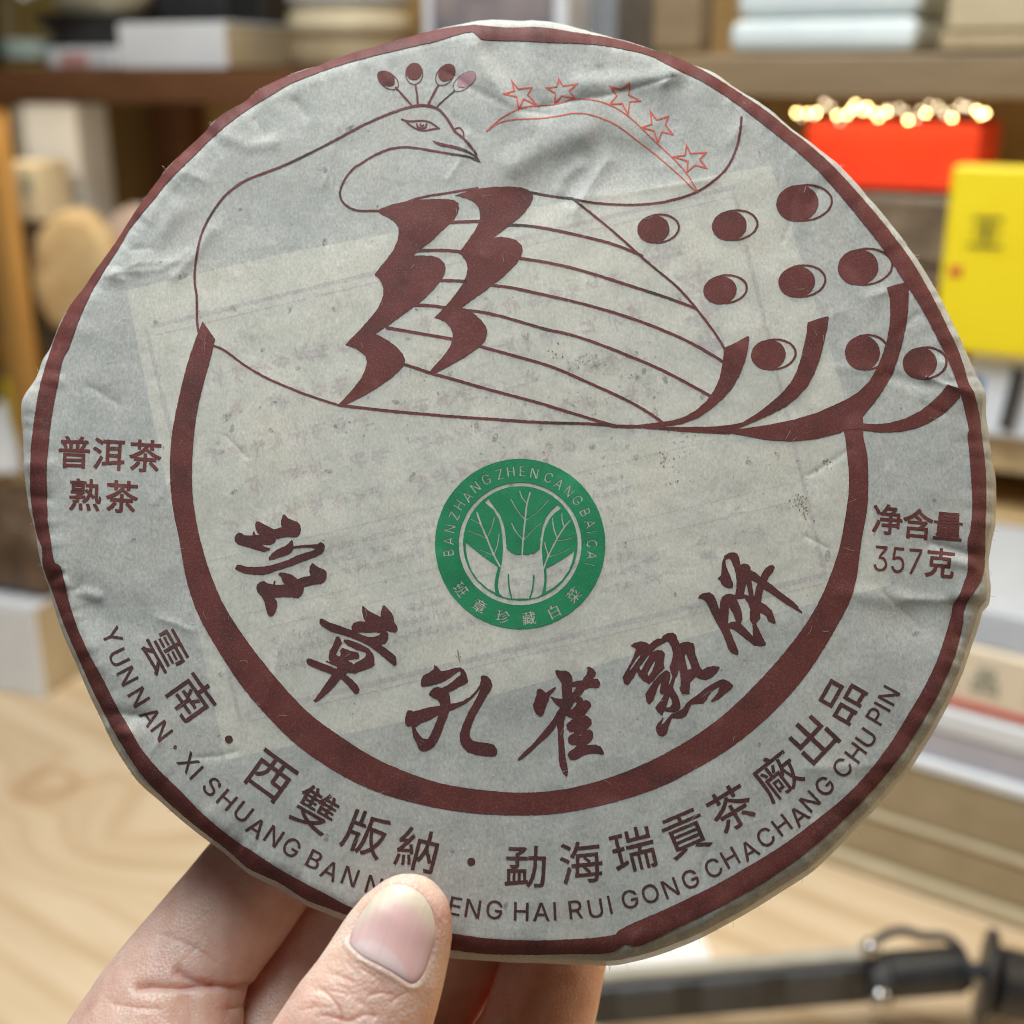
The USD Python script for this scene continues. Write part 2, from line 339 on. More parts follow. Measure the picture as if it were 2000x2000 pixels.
FLECK = mat('tea_dust', {'tc': ('texture_coordinate', {}), 'n': ('noise_texture', {'scale': 1900, 'detail': 4, 'roughness': 0.7}), 'r': ('rgb_ramp', {'ramp': [(0.30, (0.45, 0.45, 0.45)), (0.60, (0.98, 0.98, 0.98))]}),
    'd': ('diffuse_bsdf', {'color': (0.09, 0.10, 0.11)}), 't': ('transparent_bsdf', {}), 'm': ('mix_closure', {})},
    [('tc.object', 'n.vector'), ('n.fac', 'r.fac'), ('r.color', 'm.fac'), ('d.BSDF', 'm.closure1'), ('t.BSDF', 'm.closure2')], surface='m.closure')
FLECK_BROWN = noisy('tea_stain', (0.13, 0.10, 0.05), (0.25, 0.20, 0.10), 900, rough=0.8)

# ------------------------------------------------------------------ the wrapper sheet
NT = 1500
th = np.linspace(-np.pi, np.pi, NT, endpoint=False)
srow = np.concatenate([np.linspace(0.004, 0.9, 200), np.linspace(0.9, 0.985, 45)[1:], 1 - 0.015 * (1 - np.linspace(0, 1, 12)[1:]) ** 2])
RE = R_EDGE(th)
def disc_rows(rows, drop=0.0, shrink=0.0):
    S, TH = np.meshgrid(rows, th, indexing='ij')
    Rr = S * (R_EDGE(th)[None] - shrink)
    a, b = Rr * np.cos(TH), Rr * np.sin(TH)
    return local(a.ravel(), b.ravel(), height(a.ravel(), b.ravel()) - drop)
front = disc_rows(srow)
nfront = len(srow)
side = []
for i, (hh, sh) in enumerate([(-92, 2), (-110, 3), (-135, 2), (-165, 3), (-195, 8), (-220, 20), (-238, 45), (-248, 90), (-250, 300), (-246, 600), (-244, 900)]):
    wob = 3.5 * (meshkit.fbm(np.column_stack([np.cos(th) * 20, np.sin(th) * 20, np.full(NT, i * 0.6)]), 3, 21) - 0.5) * min(1, (i + 1) / 2)
    rr = np.maximum(RE - sh + wob * 2 - 4, 6)
    side.append(local(rr * np.cos(th), rr * np.sin(th), np.full(NT, hh) + wob))
rows = np.vstack([front] + side)
nr = nfront + len(side)
def grid_faces(nr, nt, wrap=True):
    i, j = np.meshgrid(np.arange(nr - 1), np.arange(nt if wrap else nt - 1), indexing='ij')
    j2 = (j + 1) % nt
    q = np.stack([i * nt + j, i * nt + j2, (i + 1) * nt + j2, (i + 1) * nt + j], -1).reshape(-1, 4)
    return np.vstack([q[:, [0, 1, 2]], q[:, [0, 2, 3]]])
ctr = local([0.0], [0.0], height(np.array([0.0]), np.array([0.0])))
ci = len(rows)
jj = np.arange(NT)
fan = np.column_stack([np.full(NT, ci), (jj + 1) % NT, jj])
bi = ci + 1
backc = local([0.0], [0.0], [-244.0])
last = (nr - 1) * NT
fan2 = np.column_stack([np.full(NT, bi), last + jj, last + (jj + 1) % NT])
wv = np.vstack([rows, ctr, backc])
wf = np.vstack([grid_faces(nr, NT), fan, fan2])
def outward(v, f, ref):
    n = np.cross(v[f[:, 1]] - v[f[:, 0]], v[f[:, 2]] - v[f[:, 0]])
    return f if np.sum(n * (v[f].mean(1) - ref)) > 0 else f[:, ::-1]
wf = outward(wv, wf, np.array([0, 0.012, 0]))
cake = thing('tea_cake', 'round pressed tea cake in printed paper wrapper with a peacock, held by a hand', 'tea cake', matrix=CAKE_M)
wrapper = obj('wrapper', (wv, wf), paper, cake, smooth=True)
# the pressed tea inside
nt2 = 360
th_full = th
th = np.linspace(-np.pi, np.pi, nt2, endpoint=False)
tea_rows = np.linspace(0.01, 0.985, 70)
tv = disc_rows(tea_rows, drop=11.0, shrink=4)
lump = 7 * (meshkit.fbm(tv * 260, 3, 31) - 0.5)
tv[:, 1] += np.maximum(lump, -3) * K
edge = tv[-nt2:].copy()
tside = []
for y, sc in ((0.0135, 0.995), (0.020, 0.985), (0.0242, 0.93), (0.0245, 0.5)):
    e = edge.copy(); e[:, [0, 2]] *= sc; e[:, 1] = y
    tside.append(e)
tv = np.vstack([tv] + tside)
tf = grid_faces(len(tea_rows) + 4, nt2)
tf = outward(tv, tf, np.array([0, 0.012, 0]))
obj('pressed_tea', (tv, tf), TEA, cake, smooth=40)

# ------------------------------------------------------------------ flat print and slips laid on the wrapper's own surface
def cells(poly, cell=6.0):
    """A polygon cut along a fine grid and triangulated, so that it can follow the creased paper."""
    poly = shapely.make_valid(poly) if not poly.is_valid else poly
    V, Fc, n = [], [], 0
    for g in getattr(poly, 'geoms', [poly]):
        if g.geom_type != 'Polygon' or g.area < 0.05:
            continue
        x0, y0, x1, y1 = g.bounds
        xs = np.arange(math.floor(x0 / cell), math.ceil(x1 / cell)) * cell
        ys = np.arange(math.floor(y0 / cell), math.ceil(y1 / cell)) * cell
        X, Y = np.meshgrid(xs, ys)
        bx = shapely.box(X.ravel(), Y.ravel(), X.ravel() + cell, Y.ravel() + cell)
        shapely.prepare(g)
        bx = bx[shapely.intersects(g, bx)]
        full = shapely.contains_properly(g, bx)
        for bb in shapely.bounds(bx[full]):
            V += [(bb[0], bb[1]), (bb[2], bb[1]), (bb[2], bb[3]), (bb[0], bb[3])]
            Fc += [(n, n + 1, n + 2), (n, n + 2, n + 3)]
            n += 4
        for piece in shapely.intersection(g, bx[~full]):
            for q in getattr(piece, 'geoms', [piece]):
                if q.geom_type != 'Polygon' or q.area < 1e-3:
                    continue
                rings = [np.array(q.exterior.coords)[:-1]] + [np.array(i.coords)[:-1] for i in q.interiors]
                pts = np.vstack(rings)
                tri = np.array(earcut.triangulate_float64(pts, np.cumsum([len(r) for r in rings]).astype(np.uint32))).reshape(-1, 3)
                V += pts.tolist()
                Fc += (tri + n).tolist()
                n += len(pts)
    return np.array(V, float), np.array(Fc, int)

def merged(v, f):
    key, inv = np.unique(np.round(v, 3), axis=0, return_inverse=True)
    f = inv.ravel()[f]
    f = f[(f[:, 0] != f[:, 1]) & (f[:, 1] != f[:, 2]) & (f[:, 0] != f[:, 2])]
    return key, f

def printed(name, poly, material, lift=0.7, parent=None, cell=6.0, label=None, kind=None):
    v, f = merged(*cells(poly, cell))
    if not len(f):
        return None
    p = on_cake(v, lift)
    n = np.cross(p[f[:, 1]] - p[f[:, 0]], p[f[:, 2]] - p[f[:, 0]])
    f = np.where((n[:, 1] > 0)[:, None], f[:, ::-1], f)
    return obj(name, (p, f), material, parent or wrapper, smooth=True, label=label, kind=kind)

def spline(pts, n=12, closed=False):
    p = np.array(pts, float)
    if len(p) < 3:
        return p
    keep = np.concatenate([[True], np.linalg.norm(np.diff(p, axis=0), axis=1) > 3.0])
    p = p[keep]
    if closed:
        p = np.vstack([p, p[:1]])
    t = np.concatenate([[0], np.cumsum(np.sqrt(np.linalg.norm(np.diff(p, axis=0), axis=1)) + 1e-6)])
    from scipy.interpolate import CubicSpline
    cs = CubicSpline(t, p, bc_type='periodic' if closed else 'natural')
    return cs(np.linspace(0, t[-1], (len(p) - 1) * n + 1))

def rough(poly, amt=0.45, step=3.0, seed=0):
    """Ink edges that waver a little, as printed on fibrous paper."""
    poly = shapely.segmentize(poly, step)
    def f(c):
        q = np.column_stack([c / 4.0, np.full(len(c), seed)])
        return c + amt * 2 * np.column_stack([meshkit.noise(q, 3) - 0.5, meshkit.noise(q, 8) - 0.5])
    out = shapely.transform(poly, f)
    return out if out.is_valid else out.buffer(0)

def line(pts, w, smooth=True):
    return LineString(spline(pts) if smooth else pts).buffer(w / 2, quad_segs=4)

def blob(pts, smooth=False):
    p = Polygon(spline(pts, 6, True) if smooth else pts)
    return p if p.is_valid else p.buffer(0)

def soft(poly, r=1.2):
    return poly.buffer(-r).buffer(2 * r).buffer(-r)

def ellipse(c, rx, ry, ang=0.0):
    return affinity.translate(affinity.rotate(affinity.scale(Point(0, 0).buffer(1, quad_segs=20), rx, ry), ang, origin=(0, 0)), *c)

# ------------------------------------------------------------------ print: rings
def ring_poly(outer, inner):
    def fine(pts):
        P = polar(pts, HEDGE * 0.25)
        t = np.linspace(-np.pi, np.pi, 1400, endpoint=False)
        r = P(t)
        return np.column_stack([r * np.cos(t), r * np.sin(t)])
    # in photograph pixels again: the reverse of to_ab for that height
    def back(ab):
        p = CC + ab[:, :1] * EA + ab[:, 1:] * EB + HEDGE * 0.25 * EN
        return p[:, :2] / p[:, 2:] * F + 1000
    return Polygon(back(fine(outer))).buffer(0).difference(Polygon(back(fine(inner))).buffer(0))
printed('border_ring', rough(ring_poly(BORDER_OUT, BORDER_IN), 0.5, 4, 1), INK, lift=1.2, label='dark red printed ring along the rim of the wrapper')
IR_OUT = (A_((765,1212),(735,1290),(705,1380),(680,1480),(655,1600),(642,1720),(643,1830),(655,1932)) + C_((675,100),(700,240),(745,380),(810,500),(900,640),(1000,760),(1110,870),(1220,950),(1340,1020),(1480,1075),(1620,1110),(1770,1135),(1932,1144))
          + D_((120,1142),(250,1125),(400,1090),(550,1040),(700,965),(850,870),(1000,740),(1120,600),(1220,440),(1290,290)) + R_((390,1050),(425,850),(455,650),(462,480),(460,320),(445,150),(415,0)) + B_((1325,1590),(1318,1560)))
IR_IN = (A_((812,1280),(790,1370),(765,1460),(740,1580),(728,1700),(725,1820),(735,1932)) + C_((760,120),(790,220),(840,340),(900,440),(980,550),(1080,670),(1180,770),(1290,850),(1400,920),(1520,975),(1650,1020),(1790,1045),(1932,1058))
         + D_((120,1055),(250,1035),(400,990),(520,940),(650,870),(780,780),(900,670),(1010,550),(1110,420),(1180,290),(1225,170)) + R_((200,1020),(240,800),(270,600),(280,400),(265,200),(240,0)) + B_((1250,1625),(1240,1570)))
printed('inner_ring', rough(Polygon(np.vstack([spline(IR_OUT, 8), spline(IR_IN, 8)[::-1]])).buffer(0), 0.5, 4, 2), INK, lift=0.6, label='broad dark red printed ring, open at the top')

# ------------------------------------------------------------------ print: the peacock
def pline(name, pts, w=5.0, m=INK_LINE, **k):
    return printed(name, rough(line(pts, w * 0.86), 0.45, 3, len(pts)), m, **k)

pline('neck_line', T1((1905,490),(1850,486),(1790,490),(1700,510),(1560,560),(1400,630),(1240,715),(1080,800),(930,875),(800,935),(660,990),(540,1035),(440,1090),(340,1175),(260,1280),(200,1385),(160,1490),(135,1600),(118,1740),(120,1850),(132,1932))
      + Z(400,700,500,(-28,-150),(100,-85),(230,0),(330,70),(450,140),(560,190),(680,240),(800,285),(920,325),(1015,355)), 5.2)
pline('belly_line', T4((90,1705),(400,1742),(700,1770),(1000,1795),(1300,1815),(1600,1835),(1932,1845)) + T5((280,1852),(400,1862)), 6.2)
pline('throat_line', T2((1120,1130),(1060,1100),(900,1070),(750,1045),(600,1018),(480,1003),(380,1005),(280,1025),(180,1065),(80,1120),(0,1172)) + T1((1330,950),(1260,1030),(1225,1100),(1213,1160),(1235,1215),(1280,1255),(1340,1278),(1420,1283),(1510,1280)), 4.8)
head = line(T2((480,622),(590,608),(670,615),(740,637),(800,690),(860,770),(910,850),(960,895),(1010,940),(1070,1010),(1110,1070)), 5).union(blob(T2((1040,985),(1075,1010),(1115,1065),(1155,1148),(1100,1128),(1098,1100),(1110,1105),(1090,1050))))
printed('head_line', rough(head), INK_LINE)
printed('beak_line', rough(blob(T2((700,945),(730,948),(800,968),(890,985),(980,1010),(1050,1045),(1105,1085),(1112,1102),(1050,1068),(960,1035),(880,1012),(790,995),(725,968)), True)), INK_LINE)
pline('nostril_line', T2((915,828),(945,820),(972,832),(990,865),(992,905)), 3.6)
eye = unary_union([line(T2((410,740),(480,757),(600,752),(690,775),(760,825)), 3.6), line(T2((440,752),(500,802),(570,838),(640,845),(700,832),(760,825)), 3.4),
                   blob(T2((410,737),(480,752),(470,775),(440,760))), line(T2((552,782),(560,812),(597,824),(632,814),(642,785)), 3.6), ellipse(T2((597,792))[0], 4.8, 3.6).difference(ellipse(T2((600,784))[0], 3.0, 1.6))])
printed('eye', rough(eye, 0.3), INK_LINE)
for stem, c, rx, ry, ang, sh, pale in (
        ([(505,612),(425,520),(352,440)], (280,372), 118, 72, 38, (-0.28, 0.0), False), ([(560,608),(552,510),(538,418)], (527,310), 104, 85, 92, (-0.26, 0), False),
        ([(655,610),(700,515),(752,422)], (820,320), 118, 80, 129, (-0.28, 0), False), ([(728,632),(820,545),(908,470)], (1000,382), 132, 68, 141, (-0.30, 0), True)):
    c0 = T2(c)[0]; q = 400 / 1932.0
    big = ellipse(c0, rx * q, ry * q, ang)
    a = math.radians(ang)
    # the crown feather's tip lies away from its stem
    away = np.array(c, float) - np.array(stem[-1], float); away /= np.linalg.norm(away)
    tip = affinity.translate(ellipse(c0, rx * q, ry * q, ang), *(away * rx * q * 0.42))
    shape = big.intersection(tip).buffer(-0.4)
    rimm = big.difference(big.buffer(-1.9 if not pale else -1.3))
    printed('crest_feather', rough(unary_union([rimm.union(shape)] if not pale else [shape]), 0.35), INK_PALE if pale else INK, label='faded crest feather' if pale else None)
    if pale:
        printed('crest_outline', rough(rimm), INK_LINE)
    pline('crest_stem', T2(*stem), 4.8 if not pale else 3.4)

FA = T4((370,235),(480,192),(600,165),(690,153),(800,150),(900,150),(955,158),(985,180),(992,215),(980,260),(955,300),(915,340),(850,400),(780,470),(710,520),(675,550),(642,577),(700,575),(780,578),(840,595),(878,628),(890,670),(880,720),(850,770),(800,830),(740,890),(690,935),(640,970),(560,1030),(460,1100),(358,1166),(400,1185),(460,1220),(520,1265),(565,1315),(585,1360),(580,1400),(545,1440),(480,1500),(380,1570),(280,1630),(200,1670),(150,1697),(95,1718),(83,1700),(150,1630),(210,1560),(260,1490),(285,1430),(295,1380),(287,1340),(260,1310),(215,1280),(170,1262),(133,1250),(180,1200),(240,1140),(310,1060),(370,990),(400,930),(417,880),(420,830),(405,780),(385,750),(353,720),(390,670),(440,610),(490,545),(520,480),(535,420),(535,370),(520,340),(490,310),(440,280),(400,262))
FB = T4((955,125),(1050,95),(1130,72),(1250,58),(1380,55),(1460,62),(1510,80),(1545,105),(1550,140),(1530,190),(1490,245),(1440,295),(1390,335),(1350,365),(1300,405),(1248,440),(1310,435),(1380,445),(1430,465),(1465,500),(1472,540),(1460,580),(1430,630),(1380,680),(1320,740),(1250,790),(1180,850),(1090,910),(1008,970),(1060,985),(1110,1020),(1160,1065),(1195,1110),(1205,1160),(1190,1215),(1155,1255),(1110,1290),(1040,1340),(960,1385),(880,1430),(830,1455),(780,1475),(762,1465),(800,1415),(860,1350),(900,1300),(930,1250),(945,1200),(940,1150),(920,1110),(880,1075),(840,1055),(803,1045),(850,1000),(910,935),(970,860),(1020,790),(1045,730),(1055,680),(1050,640),(1035,605),(1010,570),(990,560),(1010,530),(1060,460),(1110,390),(1140,330),(1150,290),(1145,240),(1130,200),(1100,170),(1050,145),(1000,130))
printed('wing_feather', rough(blob(FA), 0.5, 3, 4), INK)
printed('wing_feather', rough(blob(FB), 0.5, 3, 5), INK)
pline('back_line', T4((590,176),(690,141),(850,112),(1000,88),(1130,68)), 4.6)
pline('back_line', T4((1530,98),(1700,130),(1850,147)) + T3((620,1108),(750,1135),(900,1153),(1050,1160),(1200,1155),(1350,1135),(1500,1095),(1620,1045),(1720,975),(1800,900),(1860,800),(1895,700),(1915,600),(1925,500)), 5.2)
for pts in ([(905,328),(1020,322),(1150,318)], [(680,540),(850,537),(1020,547)], [(840,765),(940,766),(1050,772)], [(640,950),(780,955),(900,972)], [(445,1120),(700,1165),(945,1207)], [(575,1398),(680,1430),(780,1465)]):
    pline('wing_line', T4(*pts), 6.8)
for pts in (T4((1360,345),(1500,352),(1700,382)) + T3((800,1415),(1000,1472),(1175,1545)), T4((1440,595),(1600,620),(1780,655)) + T5((200,708),(400,770),(600,835),(800,900),(1000,975)),
            T4((1240,800),(1400,822),(1600,865)) + T5((0,905),(200,955),(500,1045),(800,1160),(1000,1255),(1210,1380)), T4((1000,985),(1200,1010),(1500,1090),(1700,1145)) + T5((0,1160),(200,1220),(450,1315),(700,1420),(900,1520),(1120,1642)),
            T4((1145,1260),(1400,1330),(1650,1402)) + T5((0,1450),(200,1540),(400,1630),(600,1735),(745,1832)), T4((775,1463),(1000,1525),(1300,1610),(1600,1690)) + T5((0,1745),(150,1790),(280,1830),(400,1862))):
    pline('wing_line', pts, 6.4)
pline('wing_edge', T5((75,150),(250,290),(400,415),(550,550),(700,680),(850,805),(970,935),(1080,1075),(1170,1200),(1218,1280)), 5.4)
TAILS = [T5((1210,1275),(1300,1235),(1395,1183),(1403,1195),(1395,1280),(1370,1380),(1330,1480),(1280,1570),(1210,1650),(1120,1730),(1020,1800),(900,1845),(810,1862),(720,1866),(735,1832),(830,1820),(920,1790),(1000,1745),(1080,1675),(1140,1590),(1180,1500),(1200,1400),(1208,1330)),
         T5((300,1830),(400,1852),(560,1855),(735,1832),(810,1850),(730,1864),(815,1870),(1000,1872),(1150,1866),(1252,1855),(1260,1925),(1000,1912),(850,1900),(720,1888),(600,1880),(380,1876),(280,1850)),
         T6((490,1080),(570,1055),(640,1035),(652,1045),(640,1120),(615,1230),(585,1350),(540,1470),(490,1560),(420,1640),(320,1720),(200,1780),(100,1825),(0,1868),(-90,1890),(-130,1872),(-100,1856),(0,1835),(100,1775),(200,1700),(290,1620),(360,1540),(410,1450),(440,1350),(465,1250),(485,1150)),
         T6((1088,820),(1160,795),(1245,778),(1253,790),(1255,880),(1248,1000),(1230,1130),(1200,1260),(1160,1390),(1120,1490),(1060,1590),(990,1690),(890,1810),(905,1880),(760,1895)) + B_((1240,1632),(1150,1655),(1050,1665),(950,1658),(850,1638),(700,1620),(560,1617),(690,1610)) + T6((0,1882),(200,1852),(400,1812),(560,1762),(680,1710),(790,1660),(880,1600),(960,1520),(1010,1430),(1050,1340),(1085,1230),(1108,1110),(1115,1000),(1110,900)),
         T6((1545,1550),(1500,1610),(1430,1680),(1340,1750),(1230,1805),(1110,1840),(1000,1850),(885,1840),(880,1880),(920,1895),(1050,1910),(1180,1905),(1300,1880),(1400,1840),(1500,1780),(1580,1710),(1640,1640),(1640,1580))]
for i, p in enumerate(TAILS):
    printed('tail_feather' if i != 1 else 'tail_stem', rough(blob(p), 0.5, 3, 11 + i), INK, lift=0.7 + 0.1 * i)
for tile, dc, drx, dry, bc, brx, bry in ((T5,(680,378),122,105,(720,372),162,112), (T5,(1253,352),132,112,(1298,346),176,118), (T6,(415,182),160,138,(468,178),215,141), (T5,(1183,838),126,105,(1225,830),169,112),
        (T6,(410,775),138,118,(452,768),182,125), (T6,(873,665),154,135,(928,660),210,142), (T6,(196,1325),131,113,(237,1322),173,119), (T6,(905,1310),132,130,(940,1305),168,137), (T6,(1338,1388),130,118,(1378,1387),170,125)):
    q = 500 / 1932.0
    disk = ellipse(tile(dc)[0], drx * q, dry * q, -8)
    bg = ellipse(tile(bc)[0], brx * q, bry * q, -6)
    rim = bg.difference(affinity.translate(bg.buffer(-3.6), -0.8, 0.3))
    printed('tail_eye', rough(disk.union(rim), 0.45, 3, int(dc[0])), INK, lift=0.6)

# crown band and stars
for i, pts in enumerate(([(192,228),(240,285),(343,275),(310,325),(382,408),(280,360),(243,438),(228,345),(135,322),(210,300)], [(545,210),(580,262),(682,248),(625,298),(670,358),(570,335),(515,398),(520,315),(455,278),(530,268)],
            [(1078,243),(1075,330),(1158,375),(1080,382),(1068,480),(1025,395),(930,402),(985,335),(935,268),(1020,290)], [(1237,455),(1285,520),(1373,490),(1350,555),(1408,628),(1325,610),(1290,690),(1265,600),(1172,578),(1248,548)],
            [(1510,712),(1540,772),(1655,765),(1610,815),(1660,880),(1575,860),(1515,910),(1520,830),(1415,798),(1500,785)])):
    p = Polygon(T3(*pts))
    printed('star', rough(p.exterior.buffer(1.35, join_style='mitre'), 0.4, 3, i), INK_RED)
printed('crown_band', rough(unary_union([line(T3((0,605),(100,515),(200,455),(300,420),(430,410),(550,395),(650,365),(750,362),(850,378),(950,415),(1050,475),(1150,560),(1270,680),(1400,800),(1500,910),(1560,1000),(1590,1060)), 2.3),
       line(T3((0,605),(70,555),(150,525),(250,513),(400,507),(550,487),(660,468),(760,475),(880,510),(1000,570),(1120,660),(1250,760),(1380,870),(1480,960),(1550,1030),(1590,1060)), 2.3)]), 0.4), INK_RED)

